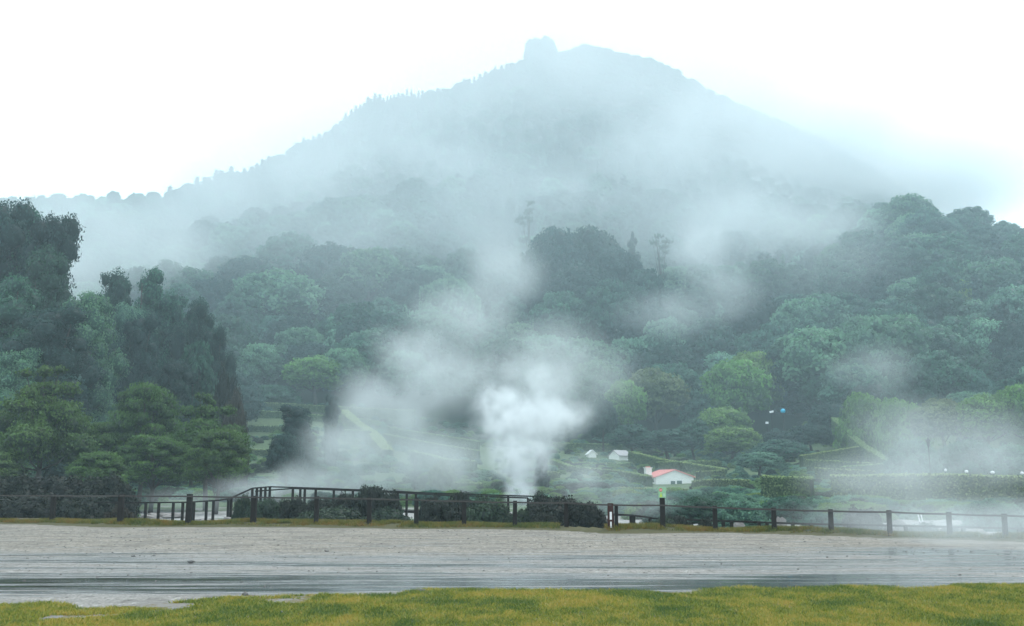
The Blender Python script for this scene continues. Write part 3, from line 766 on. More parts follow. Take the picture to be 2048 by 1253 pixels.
# ------------------------------------------------------------------ individual trees
TL = 'tall trees on the left bank'
TP = 'green pines in front of the left bank'
TH_ = 'trees standing above the terraces'
TR = 'trees on the right slope'
T = [
 ('tall_conifer', 'tower_b', -15, 402, 190, 118, 'tallest dark conifer, cut by the left edge of the picture', TL),
 ('tall_conifer', 'tower', 45, 426, 180, 122, 'dark conifer beside the tallest one at the left edge', TL),
 ('tall_conifer', 'tower_b', 96, 430, 150, 116, 'dark conifer with upright flat top and steep right side', TL),
 ('tall_conifer', 'tower', 95, 500, 150, 113, 'leafy tree filling under the steep sided conifer', TL),
 ('tall_conifer', 'tower', 30, 560, 190, 108, 'broad leafy mass below the tallest conifers', TL),
 ('drooping_tree', 'tower_pale', 190, 585, 150, 108, 'pale drooping tree leaning down from the dark left bank', TL),
 ('tall_conifer', 'tower_b', 110, 620, 190, 102, 'very dark leafy tree behind the forked pine', TL),
 ('tall_broadleaf', 'tower', 236, 546, 110, 140, 'tree with a tufted top left of the flag shaped one', TL),
 ('tall_broadleaf', 'tower_c', 285, 532, 105, 142, 'tree with flag shaped top leaning right, highest of the second group', TL),
 ('tall_broadleaf', 'tower_pale', 268, 610, 100, 130, 'rounded leafy tree below the flag shaped one', TL),
 ('tall_conifer', 'tower_b', 280, 632, 100, 122, 'dark cone shaped tree in the middle of the left bank', TL),
 ('tall_broadleaf', 'tower', 345, 588, 110, 144, 'leafy tree between the flag shaped one and the dark column', TL),
 ('tall_conifer', 'tower_b', 392, 597, 95, 138, 'dark blunt column conifer right of centre of the left bank', TL),
 ('tall_conifer', 'tower_b', 442, 657, 66, 136, 'slim dark column tree ending the left bank', TL),
 ('tall_broadleaf', 'broad_mid', 392, 688, 90, 122, 'grey green rounded tree before the dark column', TL),
 ('tall_conifer', 'bush_dark', 455, 742, 70, 118, 'black bushy tree at the right foot of the left bank', TL),
 ('tall_broadleaf', 'tower_b', 340, 720, 110, 112, 'dark leafy tree behind the two bright pines', TL),
 ('tall_broadleaf', 'tower_pale', 30, 700, 140, 98, 'leafy tree at the left edge above the pines', TL),
 ('tall_conifer', 'bush_dry', 470, 785, 60, 110, 'brownish small tree beside the terraces', TL),
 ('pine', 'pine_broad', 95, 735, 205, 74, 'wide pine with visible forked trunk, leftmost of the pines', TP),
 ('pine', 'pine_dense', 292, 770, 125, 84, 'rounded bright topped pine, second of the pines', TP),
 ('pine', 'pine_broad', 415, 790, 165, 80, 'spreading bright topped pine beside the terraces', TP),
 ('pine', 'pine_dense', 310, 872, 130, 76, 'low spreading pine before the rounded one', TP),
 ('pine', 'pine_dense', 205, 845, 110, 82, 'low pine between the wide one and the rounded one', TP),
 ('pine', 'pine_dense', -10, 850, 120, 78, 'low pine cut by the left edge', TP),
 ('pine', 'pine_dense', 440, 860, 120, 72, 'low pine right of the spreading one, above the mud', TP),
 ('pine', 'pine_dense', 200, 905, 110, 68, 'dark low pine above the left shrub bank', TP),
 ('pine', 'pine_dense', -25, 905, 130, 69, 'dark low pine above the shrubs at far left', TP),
 # middle
 ('yellow_green_tree', 'broad_lime', 632, 714, 115, 262, 'yellow green rounded tree standing on the top left terrace', TH_),
 ('low_blue_green_tree', 'bush_mid', 545, 770, 110, 258, 'low blue green bush on the top left terrace', TH_),
 ('dark_tree', 'tower_b', 600, 812, 92, 128, 'dark ragged tree in front of the left terraces', TH_),
 ('dark_tree', 'broad_dark', 575, 868, 70, 118, 'brown black tree at the foot of the left terraces', TH_),
 ('dark_tree', 'tower_b', 666, 790, 40, 170, 'dark slim tree where the terraces enter the steam', TH_),
 ('small_tree', 'broad_olive', 884, 922, 50, 100, 'small round tree inside the steam left of the bright plume', TH_),
 ('small_tree', 'spire', 831, 915, 20, 104, 'thin small tree left of the round one in the steam', TH_),
 ('dark_tree', 'tower_b', 1084, 897, 34, 112, 'small dark upright tree right beside the bright plume', TH_),
 ('round_tree', 'broad_pale', 560, 545, 170, 345, 'huge pale rounded tree high above the left terraces', TH_),
 ('round_tree', 'broad_mid', 500, 640, 110, 330, 'leafy tree below left of the huge pale one', TH_),
 ('round_tree', 'broad_tall', 640, 560, 120, 360, 'leafy tree right behind the huge pale one', TH_),
 ('round_tree', 'broad_pale', 745, 500, 130, 380, 'pale tree high above the yellow green one', TH_),
 ('round_tree', 'broad_dark', 720, 650, 120, 300, 'dark tree above the yellow green one', TH_),
 ('round_tree', 'broad_mid', 770, 600, 130, 340, 'leafy tree at the left rim of the steam', TH_),
 ('bare_topped_tree', 'gum', 1050, 408, 50, 420, 'thin flat topped tree standing up over the dark knoll at its left', TH_),
 ('bare_topped_tree', 'gum_b', 1318, 470, 56, 400, 'thin forked flat topped tree at the right rim of the dark knoll', TH_),
 ('pointed_tree', 'conifer_ragged', 1265, 466, 30, 400, 'small pointed tree between the dark knoll and the forked one', TH_),
 ('dark_tree', 'broad_dark', 1110, 460, 130, 385, 'dark broad tree on the left of the knoll', 'dark trees of the knoll'),
 ('dark_tree', 'broad_dark', 1180, 458, 130, 390, 'dark broad tree on the top of the knoll', 'dark trees of the knoll'),
 ('dark_tree', 'broad_dark', 1100, 520, 110, 372, 'dark broad tree at the left foot of the knoll', 'dark trees of the knoll'),
 ('dark_tree', 'broad_dark', 1235, 500, 110, 378, 'dark broad tree on the right of the knoll', 'dark trees of the knoll'),
 ('dark_tree', 'broad_dark', 1165, 530, 130, 365, 'dark broad tree in the middle of the knoll', 'dark trees of the knoll'),
 ('dark_tree', 'broad_mid', 1290, 540, 90, 368, 'leafy dark tree at the right end of the knoll', 'dark trees of the knoll'),
 ('dark_tree', 'broad_mid', 1215, 565, 110, 350, 'leafy dark tree low on the right of the knoll', 'dark trees of the knoll'),
 ('dark_tree', 'broad_mid', 1120, 585, 110, 350, 'leafy dark tree low on the left of the knoll', 'dark trees of the knoll'),
 # centre right
 ('round_tree', 'broad_olive', 1310, 738, 120, 262, 'large round olive tree above the white cottages', TR),
 ('round_tree', 'broad_lime', 1250, 762, 80, 255, 'green tree leaning on the left of the olive one', TR),
 ('round_tree', 'broad_lime', 1468, 722, 128, 258, 'large round fresh green tree right of the olive one', TR),
 ('round_tree', 'broad_lime', 1445, 815, 95, 235, 'wide green tree low before the fresh green one', TR),
 ('round_tree', 'broad_lime', 1465, 855, 105, 212, 'round green tree standing above the red roofed cottage, right', TR),
 ('dark_tree', 'broad_dark', 1205, 800, 56, 228, 'dark reddish tree at the right rim of the steam', TR),
 ('dark_tree', 'conifer_dark', 1385, 690, 80, 290, 'dark conifer between the two large round trees', TR),
 ('dark_tree', 'broad_dark', 1330, 700, 90, 300, 'dark tree behind the large olive one', TR),
 ('dark_tree', 'broad_mid', 1400, 790, 70, 255, 'leafy tree in the gap between the olive and the fresh green one', TR),
 ('small_tree', 'broad_mid', 1385, 840, 70, 226, 'blue green small tree below the gap of the round trees', TR),
 ('small_tree', 'broad_mid', 1330, 860, 110, 224, 'leafy tree below the large olive one', TR),
 ('small_tree', 'broad_mid', 1260, 850, 90, 226, 'leafy tree above the white cottages', TR),
 ('round_tree', 'broad_mid', 1540, 650, 95, 300, 'blue green rounded tree above the blue dome', TR),
 ('round_tree', 'broad_mid', 1512, 700, 70, 285, 'blue green tree right behind the fresh green one', TR),
 ('round_tree', 'broad_pale', 1710, 680, 110, 285, 'pale layered round tree on the right slope', TR),
 ('dark_tree', 'conifer_dark', 1628, 672, 110, 270, 'large dark conifer above the blue dome', TR),
 ('dark_tree', 'conifer_dark', 1590, 690, 70, 272, 'dark conifer left beside the large dark one', TR),
 ('dark_tree', 'broad_dark', 1665, 720, 90, 262, 'dark tree between the large conifer and the pale round tree', TR),
 ('dark_tree', 'broad_dark', 1740, 770, 110, 240, 'dark tree below the pale layered one', TR),
 ('pointed_tree', 'conifer_pale', 1930, 518, 66, 330, 'pale cone shaped tree high on the right slope', TR),
 ('round_tree', 'broad_pale', 1950, 605, 130, 290, 'large pale rounded tree below the cone shaped one', TR),
 ('round_tree', 'broad_mid', 1880, 650, 110, 290, 'leafy tree left of the large pale one', TR),
 ('dark_tree', 'broad_dark', 2020, 640, 100, 250, 'dark tree at the right edge under the pale ones', TR),
 ('dark_tree', 'broad_dark', 2045, 700, 90, 235, 'very dark tree cut by the right edge', TR),
 ('round_tree', 'broad_pale', 2040, 560, 90, 300, 'pale tree cut by the right edge', TR),
 ('round_tree', 'broad_mid', 1810, 720, 130, 255, 'blue green spreading tree above the pale scrub', TR),
 ('small_tree', 'bush_lime', 1730, 790, 130, 205, 'light green bush left at the top of the steep hedge', TR),
 ('small_tree', 'bush_olive' if False else 'bush_lime', 1800, 800, 110, 196, 'light green bush right of the steep hedge', TR),
 ('small_tree', 'broad_olive', 1878, 798, 110, 190, 'tawny topped bushy tree in the pale scrub', TR),
 ('small_tree', 'broad_lime', 1975, 790, 120, 185, 'light green bushy tree right of the tawny one', TR),
 ('small_tree', 'broad_lime', 2040, 770, 100, 182, 'light green bushy tree at the right edge', TR),
 ('small_tree', 'bush_pale', 1820, 880, 110, 150, 'pale bush behind the tall front hedge, left of the lamp', TR),
 ('small_tree', 'bush_mid', 1930, 880, 130, 150, 'green bush behind the tall front hedge, right of the lamp', TR),
 ('small_tree', 'bush_pale', 2030, 890, 110, 150, 'pale bush behind the front hedge at the right edge', TR),
 ('small_tree', 'broad_mid', 1560, 880, 110, 190, 'leafy tree right of the round green one', TR),
 ('small_tree', 'broad_pale', 1520, 905, 90, 170, 'pale feathery tree behind the left end of the front hedge', TR),
 ('small_tree', 'broad_dark', 1620, 850, 90, 215, 'dark low tree below the clearing with the blue dome', TR),
 ('small_tree', 'broad_dark', 1655, 808, 80, 232, 'dark low tree right of the clearing with the blue dome', TR),
 ('small_tree', 'broad_dark', 1560, 862, 70, 225, 'dark low tree left below the blue dome', TR),
 ('round_tree', 'broad_pale', 1600, 600, 120, 320, 'pale tree above the blue green one over the blue dome', TR),
 ('round_tree', 'broad_mid', 1680, 590, 130, 330, 'broad leafy tree behind the pale layered round tree', TR),
 ('round_tree', 'broad_dark', 1770, 610, 120, 310, 'dark broad tree right above the pale layered round tree', TR),
 ('round_tree', 'broad_pale', 1830, 560, 130, 335, 'pale tree left of the pale cone shaped one', TR),
 ('round_tree', 'broad_mid', 1700, 500, 110, 370, 'leafy tree under the left part of the right ridge', TR),
 ('round_tree', 'broad_dark', 1790, 480, 120, 372, 'dark tree under the middle of the right ridge', TR),
 ('round_tree', 'broad_mid', 1880, 470, 120, 368, 'leafy tree on the right ridge above the cone shaped one', TR),
 ('round_tree', 'tower', 1960, 452, 70, 385, 'tall tree breaking the skyline of the right ridge', TR),
 ('round_tree', 'broad_dark', 1985, 500, 100, 345, 'dark round tree at the right end of the ridge', TR),
 ('round_tree', 'broad_mid', 2040, 470, 90, 360, 'tree on the ridge cut by the right edge', TR),
 ('round_tree', 'broad_dark', 1500, 590, 110, 335, 'dark tree in the misty gully right of the knoll', TR),
 ('round_tree', 'broad_mid', 1420, 640, 120, 315, 'leafy tree in the gully above the large fresh green one', TR),
 ('round_tree', 'broad_pale', 1330, 640, 110, 320, 'pale tree right of the dead white tree', TR),
 ('round_tree', 'broad_dark', 1845, 640, 100, 278, 'dark tree below left of the large pale rounded one', TR),
 ('round_tree', 'broad_pale', 1765, 690, 90, 262, 'small pale tree right beside the pale layered one', TR),
 ('round_tree', 'broad_dark', 1900, 740, 100, 245, 'dark tree above the tawny topped bushy one', TR),
 ('round_tree', 'broad_mid', 1970, 720, 110, 248, 'leafy tree between the large pale one and the light green scrub', TR),
 ('round_tree', 'broad_dark', 830, 540, 120, 370, 'dark tree upslope from the rim of the drifting steam', TH_),
 ('round_tree', 'broad_pale', 900, 560, 120, 352, 'pale tree behind the top of the drifting steam', TH_),
 ('round_tree', 'broad_mid', 580, 470, 130, 400, 'leafy tree above the huge pale one', TH_),
 ('round_tree', 'broad_dark', 660, 490, 120, 385, 'dark tree between the two pale trees high on the left', TH_),
 ('round_tree', 'broad_dark', 590, 660, 120, 305, 'dark tree between the huge pale one and the terraces', TH_),
 ('round_tree', 'broad_dark', 530, 700, 100, 285, 'dark tree behind the blue green bush of the top terrace', TH_),
 ('round_tree', 'broad_mid', 840, 640, 130, 310, 'leafy tree seen through the drifting steam', TH_),
]
for nm, k, px, top, w, Y, lb, g in T:
    tree(nm, k, px, top, w, Y, lb, 'tree', g)
# the walled clump of trees on the summit and the conifers along the skyline
rnd = random.Random(9)
for k in range(26):
    px = 1054 + 55 * (k % 13) / 12 + rnd.uniform(-2, 2); t = 79 + rnd.uniform(-4, 4) - (5 if 1098 > px > 1088 else 0) + (8 if px < 1058 or px > 1106 else 0)
    tree('summit_tree', 'tower' if k % 2 else 'conifer_dark', px, t + (3 if k > 12 else 0), 18, 695 - 8 * (k // 13), 'tree of the square clump standing on the mountain top, lost in fog', 'tree', 'trees of the summit clump')
sil = [(300, 392), (400, 364), (430, 352), (460, 345), (500, 338), (520, 330), (560, 318), (600, 292), (640, 268), (650, 262), (672, 255), (700, 225), (716, 208), (735, 198), (752, 194), (770, 192), (790, 190), (812, 186), (836, 182), (852, 190), (905, 170), (932, 158), (958, 155), (982, 140), (992, 132), (1010, 132), (1030, 126)]
sx = [a for a, _ in sil]; sy = [b for _, b in sil]
px = 395.
while px < 1040:
    t = float(np.interp(px, sx, sy)) + (rnd.uniform(-8, 6) if px > 650 else rnd.uniform(-12, 4))
    tree('skyline_conifer', 'spire' if rnd.random() < .6 else 'conifer_dark', px, t, rnd.uniform(12, 20) if px > 650 else rnd.uniform(16, 30), 698, 'small dark conifer on the mountain skyline left of the summit clump', 'tree', 'conifers along the mountain skyline')
    px += rnd.uniform(8, 15) if not 700 < px < 860 else rnd.uniform(6, 9)

# dead pale tree
p = at(1235, 655, 345); g = gz(p.x, p.y)
root = empty('dead_tree', (p.x, p.y, g), 'bare whitish dead tree with spreading branches below the dark knoll', 'tree')
b = MB(); H = p.z - g; rnd = random.Random(5)
b.tube([(0, 0, 0), (.3, 0, H * .5), (0, 0, H * .75)], [.35, .25, .18])
for k in range(11):
    a = rnd.uniform(-1.3, 1.3); L = rnd.uniform(2.5, 5.5); s0 = Vector((.1, 0, H * rnd.uniform(.5, .75)))
    e = s0 + Vector((math.sin(a) * L, rnd.uniform(-1, 1), abs(math.cos(a)) * L * .9)); m_ = s0.lerp(e, .5) + Vector((rnd.uniform(-.4, .4), 0, rnd.uniform(-.3, .3)))
    b.tube([s0, m_, e], [.16, .11, .05], 5)
    b.tube([m_, m_ + Vector((rnd.uniform(-1.5, 1.5), 0, 1.3))], [.08, .04], 4)
b.build('branches', M['palebark'], root)

# ------------------------------------------------------------------ forest and undergrowth (masses nobody could count)
def scatter(name, label, cat, X, Y, Z, kinds, kidx, scl):
    me = bpy.data.meshes.new(name); n_ = len(X)
    me.vertices.add(n_); me.vertices.foreach_set('co', np.stack([X, Y, Z], 1).astype(np.float32).ravel())
    for nm, ty, arr in (('kindno', 'INT', kidx.astype(np.int32)), ('rotz', 'FLOAT', (rs.rand(n_) * 6.28).astype(np.float32))):
        a = me.attributes.new(nm, ty, 'POINT'); a.data.foreach_set('value', arr)
    a = me.attributes.new('scl', 'FLOAT_VECTOR', 'POINT'); a.data.foreach_set('vector', scl.astype(np.float32).ravel())
    o = link(name, me); tag(o, label, cat, kind='stuff')
    ng = bpy.data.node_groups.new(name, 'GeometryNodeTree')
    ng.interface.new_socket('Geometry', in_out='INPUT', socket_type='NodeSocketGeometry')
    ng.interface.new_socket('Geometry', in_out='OUTPUT', socket_type='NodeSocketGeometry')
    gi = ng.nodes.new('NodeGroupInput'); go = ng.nodes.new('NodeGroupOutput'); jn = ng.nodes.new('GeometryNodeJoinGeometry')
    def attr(nm, dt):
        q = ng.nodes.new('GeometryNodeInputNamedAttribute'); q.data_type = dt; q.inputs[0].default_value = nm; return [s for s in q.outputs if s.enabled][0]
    ki = attr('kindno', 'INT'); sc_ = attr('scl', 'FLOAT_VECTOR'); rz = attr('rotz', 'FLOAT')
    cb = ng.nodes.new('ShaderNodeCombineXYZ'); ng.links.new(rz, cb.inputs[2])
    for i_, kd in enumerate(kinds):
        src = next(ob for ob in col.objects if ob.type == 'MESH' and ob.data == PROTO[kd]['crown'])
        oi = ng.nodes.new('GeometryNodeObjectInfo'); oi.inputs[0].default_value = src; oi.inputs['As Instance'].default_value = True; oi.transform_space = 'ORIGINAL'
        cmp_ = ng.nodes.new('FunctionNodeCompare'); cmp_.data_type = 'INT'; cmp_.operation = 'EQUAL'
        ii = [s for s in cmp_.inputs if s.enabled]; ng.links.new(ki, ii[0]); ii[1].default_value = i_
        ip = ng.nodes.new('GeometryNodeInstanceOnPoints')
        ng.links.new(gi.outputs[0], ip.inputs['Points']); ng.links.new(cmp_.outputs[0], ip.inputs['Selection'])
        ng.links.new(oi.outputs['Geometry'], ip.inputs['Instance']); ng.links.new(cb.outputs[0], ip.inputs['Rotation']); ng.links.new(sc_, ip.inputs['Scale'])
        ng.links.new(ip.outputs[0], jn.inputs[0])
    ng.links.new(jn.outputs[0], go.inputs[0])
    md = o.modifiers.new('scatter', 'NODES'); md.node_group = ng
    return o
def topx(x, y, z): return CX + F * x / (y * CT + (z - EYE) * ST)
def topy(y, z):
    r = (z - EYE) / y
    return CY - F * (r * CT - ST) / (CT + r * ST)
FS = ([-300, 0, 300, 470, 500, 690, 950, 1150, 1350, 1500, 1600, 1700, 1900, 2048, 2400], [105, 108, 135, 150, 262, 262, 275, 262, 262, 262, 262, 232, 205, 195, 190])
X, Y = [], []
y = 105.
while y < 716:
    st = 10.5 if y < 430 else (9. if y < 540 else 7.5)
    x = -y * .62 + rs.rand() * st
    while x < y * .62:
        X.append(x + rs.uniform(-.4, .4) * st); Y.append(y + rs.uniform(-.4, .4) * st); x += st
    y += st * .95
X = np.array(X); Y = np.array(Y); Z = terrain(X, Y); PX = topx(X, Y, Z)
keep = Y > np.interp(PX, *FS) + rs.randn(len(X)) * 4
X, Y, Z, PX = X[keep], Y[keep], Z[keep], PX[keep]
patch = fbm(X / 55, Y / 55, 2) * .9 + rs.randn(len(X)) * .22
kinds = ['broad_mid', 'broad_pale', 'broad_dark', 'conifer_ragged', 'conifer_dark', 'broad_tall', 'bush_mid', 'broad_lime', 'conifer_pale', 'tower', 'tower_pale', 'tower_b']
kidx = np.select([patch < -.30, patch < -.16, patch < .10, patch < .24, patch < .42], [3, 2, 0, 5, 1], 0)
kidx = np.where(rs.rand(len(X)) < .10, 4, kidx); kidx = np.where(rs.rand(len(X)) < .07, 8, kidx); kidx = np.where((rs.rand(len(X)) < .05) & (Y < 340) & (PX > 1100), 7, kidx); lb_ = (PX < 490) & (Y < 215); kidx = np.where(lb_, 9 + rs.randint(0, 3, len(X)), kidx)
hh = rs.uniform(11, 25, len(X)) * np.where(Y > 540, .55, np.where(Y > 430, .8, 1)) * np.where(Y < 250, .7, 1)
top_ = (Y > 600) & (PX > 1100); hh = np.where(top_, 4.5, hh); kidx = np.where(top_, 6, kidx)
ww = hh * rs.uniform(.8, 1.15, len(X)); ww = np.where(top_, 8.5, ww); ww = np.where(np.isin(kidx, [3, 4]), ww * 1.1, ww)
scl = np.stack([ww / 10, ww / 10, hh / 10], 1)
print('forest trees', len(X))
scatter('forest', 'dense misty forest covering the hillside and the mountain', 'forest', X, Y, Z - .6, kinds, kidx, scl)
# undergrowth on the garden slope and behind the fumaroles
nn = 9000
Y = 56 + rs.rand(nn) ** .8 * 210; X = (rs.rand(nn) * 2 - 1) * Y * .6
Z = terrain(X, Y); PX = topx(X, Y, Z)
lo = np.interp(PX, [0, 250, 280, 470, 520, 1080, 1200, 1300, 2048], [54, 60, 92, 92, 88, 84, 74, 56, 50])
cl_ = fbm(X / 7, Y / 9, 3) + .15 * rs.randn(nn)
keep = (Y > lo) & (Y < np.interp(PX, *FS) + 8) & (cl_ > -.06 - .25 * (Y < 95))
# keep the cottages free
keep &= ~((np.abs(PX - 1345) < 58) & (Y < 172) & (Y > 104)) & ~((np.abs(PX - 1210) < 50) & (np.abs(Y - 218) < 9))
X, Y, Z, PX = X[keep], Y[keep], Z[keep], PX[keep]
kinds2 = ['bush_mid', 'bush_pale', 'bush_lime', 'bush_green']
kidx = np.clip(np.floor((fbm(X / 12 + 4, Y / 12, 2) + .5 + rs.randn(len(X)) * .22) * 4), 0, 3)
hh = rs.uniform(.45, 1.25, len(X)) * np.where(Y < 100, 1.15, 1.0)
hh = np.where((Y < 72), hh * .9, hh)
scl = np.stack([hh / 8.5 * rs.uniform(.9, 1.5, len(X)), hh / 8.5 * rs.uniform(.9, 1.5, len(X)), hh / 9], 1)
print('undergrowth', len(X))
scatter('undergrowth', 'low green scrub and garden plants covering the terraced slope', 'undergrowth', X, Y, Z - .08, kinds2, kidx, scl)

# ------------------------------------------------------------------ hedges
def hedge(pts, label, h=1.1, w=.9, name='hedge', leaf=.16, ontop=True):
    """pts: (px, py of the top edge, Y). The hedge stands on the ground below and is clipped to the photographed line."""
    Q = [at(*q) for q in pts]; L = [0]
    for a, c in zip(Q[:-1], Q[1:]): L.append(L[-1] + (c - a).length)
    n_ = max(8, int(L[-1] / .7)); line = []
    for k in range(n_ + 1):
        s = L[-1] * k / n_; j = min(max(i for i in range(len(L)) if L[i] <= s + 1e-6), len(Q) - 2)
        line.append(np.array(Q[j].lerp(Q[j + 1], (s - L[j]) / (L[j + 1] - L[j]))))
    line = np.array(line); O = line[0].copy(); r_ = np.random.RandomState(int(abs(O[0] * 13 + O[1])) % 9999)
    g = terrain(line[:, 0], line[:, 1]); bot = np.minimum(g - .2, line[:, 2] - h); O[2] = g[0]
    d = np.gradient(line[:, :2], axis=0); d /= np.linalg.norm(d, axis=1, keepdims=True); nrm = np.stack([-d[:, 1], d[:, 0]], 1)
    prof = [(-.5, 0), (-.52, .5), (-.48, .9), (-.3, 1), (.3, 1), (.48, .9), (.52, .5), (.5, 0)]
    V = []
    for k in range(len(line)):
        top = line[k, 2] - .08 + .05 * r_.randn()
        for u, t in prof:
            V.append((line[k, 0] + nrm[k, 0] * u * w * .85 - O[0], line[k, 1] + nrm[k, 1] * u * w * .85 - O[1], bot[k] + (top - bot[k]) * t - O[2]))
    m_ = len(prof); Fq = [(k * m_ + j, k * m_ + j + 1, (k + 1) * m_ + j + 1, (k + 1) * m_ + j) for k in range(len(line) - 1) for j in range(m_ - 1)]
    Fq += [tuple(range(4)) , (0, 3, 4, 7), (4, 5, 6, 7)]
    e_ = (len(line) - 1) * m_; Fq += [(e_ + 3, e_ + 2, e_ + 1, e_), (e_ + 7, e_ + 4, e_ + 3, e_), (e_ + 7, e_ + 6, e_ + 5, e_ + 4)]
    V = np.array(V); Fq = np.array(Fq)
    hgt = (line[:, 2] - bot).mean(); nl = int(L[-1] * (w + 2 * min(hgt, 3)) / (leaf * leaf) * 1.5); nl = min(nl, 26000)
    k = r_.rand(nl) * (len(line) - 1); k0 = k.astype(int); fr = (k - k0)[:, None]
    base = line[k0] * (1 - fr) + line[np.minimum(k0 + 1, len(line) - 1)] * fr; bt = bot[k0]; nn_ = nrm[k0]
    side = r_.rand(nl); us = np.zeros(nl); tz = np.zeros(nl); N3 = np.zeros((nl, 3))
    pt = w / (w + 2 * hgt)
    ptop = max(.3, pt); topm = side < ptop
    us[topm] = r_.uniform(-.5, .5, topm.sum()); tz[topm] = 1; N3[topm] = [0, 0, 1]
    sm = ~topm; sg = np.where(r_.rand(sm.sum()) < .7, -1, 1); us[sm] = sg * .5; tz[sm] = 1 - r_.rand(sm.sum()) ** 1.2; N3[sm, 0] = nn_[sm, 0] * sg; N3[sm, 1] = nn_[sm, 1] * sg
    lump = fbm(k * .6, tz * 3 + us, 3) * .25
    Pp = np.stack([base[:, 0] + nn_[:, 0] * us * w * (1 + lump), base[:, 1] + nn_[:, 1] * us * w * (1 + lump), bt + (base[:, 2] - bt) * tz + r_.randn(nl) * .05 + lump * .3 * topm], 1) - O
    LV, LF = leaf_quads(Pp, N3 + r_.randn(nl, 3) * .5, leaf, r_)
    tint = np.repeat(np.clip(np.where(topm, .72, .22) + .16 * r_.randn(nl), 0, 1), 4)  # lit top and darker sides of the hedge painted into the tint
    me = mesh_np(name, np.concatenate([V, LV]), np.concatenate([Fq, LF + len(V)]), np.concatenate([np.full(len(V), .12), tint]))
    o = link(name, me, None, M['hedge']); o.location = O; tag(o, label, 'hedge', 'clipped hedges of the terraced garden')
HD = [
 ([(486, 805, 250), (580, 808, 250), (672, 814, 250)], 'topmost straight hedge of the left terraces', 1.6, 1.2),
 ([(672, 814, 250), (760, 818, 251), (830, 821, 252)], 'topmost hedge line carried on faintly into the steam', 1.2, 1.),
 ([(490, 820, 238), (580, 826, 237), (668, 833, 236)], 'second hedge from the top of the left terraces', 1.4, 1.1),
 ([(668, 833, 236), (700, 836, 236), (740, 840, 235)], 'short end of the second left hedge at the steam edge', 1.1, 1.),
 ([(490, 853, 218), (563, 853, 217), (600, 855, 216)], 'third hedge from the top of the left terraces', 1.3, 1.1),
 ([(480, 898, 185), (554, 902, 184), (610, 905, 182)], 'lowest hedge of the left terraces, ragged and flowering', 1.3, 1.4),
 ([(686, 820, 240), (715, 845, 224), (745, 865, 212), (775, 900, 190)], 'broad pale hedge running steeply down the slope inside the steam', 1.3, 2.4),
 ([(683, 860, 212), (741, 862, 210)], 'short hedge left of the steep one in the steam', 1., .9),
 ([(776, 855, 226), (860, 868, 222), (958, 883, 216)], 'upper long thin hedge seen through the steam', 1., .9),
 ([(768, 868, 214), (860, 886, 206), (958, 902, 198)], 'lower long thin hedge seen through the steam', 1., .9),
 ([(826, 903, 176), (864, 911, 172), (893, 920, 166), (950, 922, 163)], 'curved hedge above the small round tree in the steam', 1.1, 1.2),
 ([(905, 965, 112), (966, 968, 112)], 'low hedge right of the small round tree in the steam', 1.2, 1.4),
 ([(1106, 887, 238), (1180, 888, 238), (1245, 890, 238)], 'straight hedge above the white cottages', 1.1, .9),
 ([(1104, 919, 190), (1141, 933, 176), (1245, 943, 164), (1299, 953, 152)], 'long curved hedge running down to the red roofed cottage', 1.2, 1.1),
 ([(1127, 926, 196), (1200, 927, 196), (1262, 927, 196)], 'thin straight hedge just below the white cottages', .9, .8),
 ([(1083, 944, 150), (1120, 946, 150)], 'short hedge at the right rim of the bright plume', 1.1, 1.),
 ([(1262, 904, 214), (1324, 919, 196), (1390, 929, 186), (1448, 938, 176)], 'long pale hedge descending behind the red roofed cottage', 1.3, 1.3),
 ([(1313, 925, 186), (1380, 923, 192), (1440, 923, 196)], 'straight hedge behind the cottage ridge', 1.1, .9),
 ([(1394, 944, 168), (1448, 941, 170)], 'short hedge right of the cottage gable', 1.2, .9),
 ([(1386, 964, 118), (1417, 960, 117), (1498, 961, 116)], 'clipped hedge right beside the cottage at its window height', 1.6, 1.1),
 ([(1240, 976, 120), (1300, 978, 122), (1384, 980, 122)], 'low hedge in front of the red roofed cottage', 1.5, 1.1),
 ([(1669, 836, 222), (1705, 873, 200), (1725, 890, 190), (1761, 912, 176), (1780, 922, 168)], 'thick pale hedge running steeply down the right slope', 1.5, 1.5),
 ([(1602, 912, 176), (1660, 903, 182), (1720, 893, 190)], 'hedge rising to the steep hedge under the light lawn patch', 1.2, .9),
 ([(1613, 920, 166), (1700, 925, 164), (1773, 929, 162)], 'upper of the thin hedges left of the steep hedge foot', 1.1, .8),
 ([(1686, 934, 154), (1764, 929, 158)], 'short slanting hedge at the steep hedge foot', 1., .8),
 ([(1630, 937, 142), (1749, 943, 140)], 'lowest thin hedge above the tall front hedge', 1.1, .8),
 ([(1526, 954, 82), (1623, 957, 80)], 'left block of the tall front hedge with light-tinted top', 2.2, 1.5),
 ([(1664, 953, 80), (1783, 951, 78), (1890, 950, 76), (2060, 956, 73), (2300, 964, 70)], 'tall long front hedge across the right side behind the mist', 2.2, 1.6),
]
for pts, lb, h, w in HD: hedge(pts, lb, h, w, leaf=.13 if pts[0][2] < 125 else .2)
# light lawn patch
b = MB(); qs = []
for px, py in ((1595, 905), (1615, 893), (1650, 878), (1690, 868), (1705, 880), (1716, 893), (1660, 902), (1604, 911)):
    pass
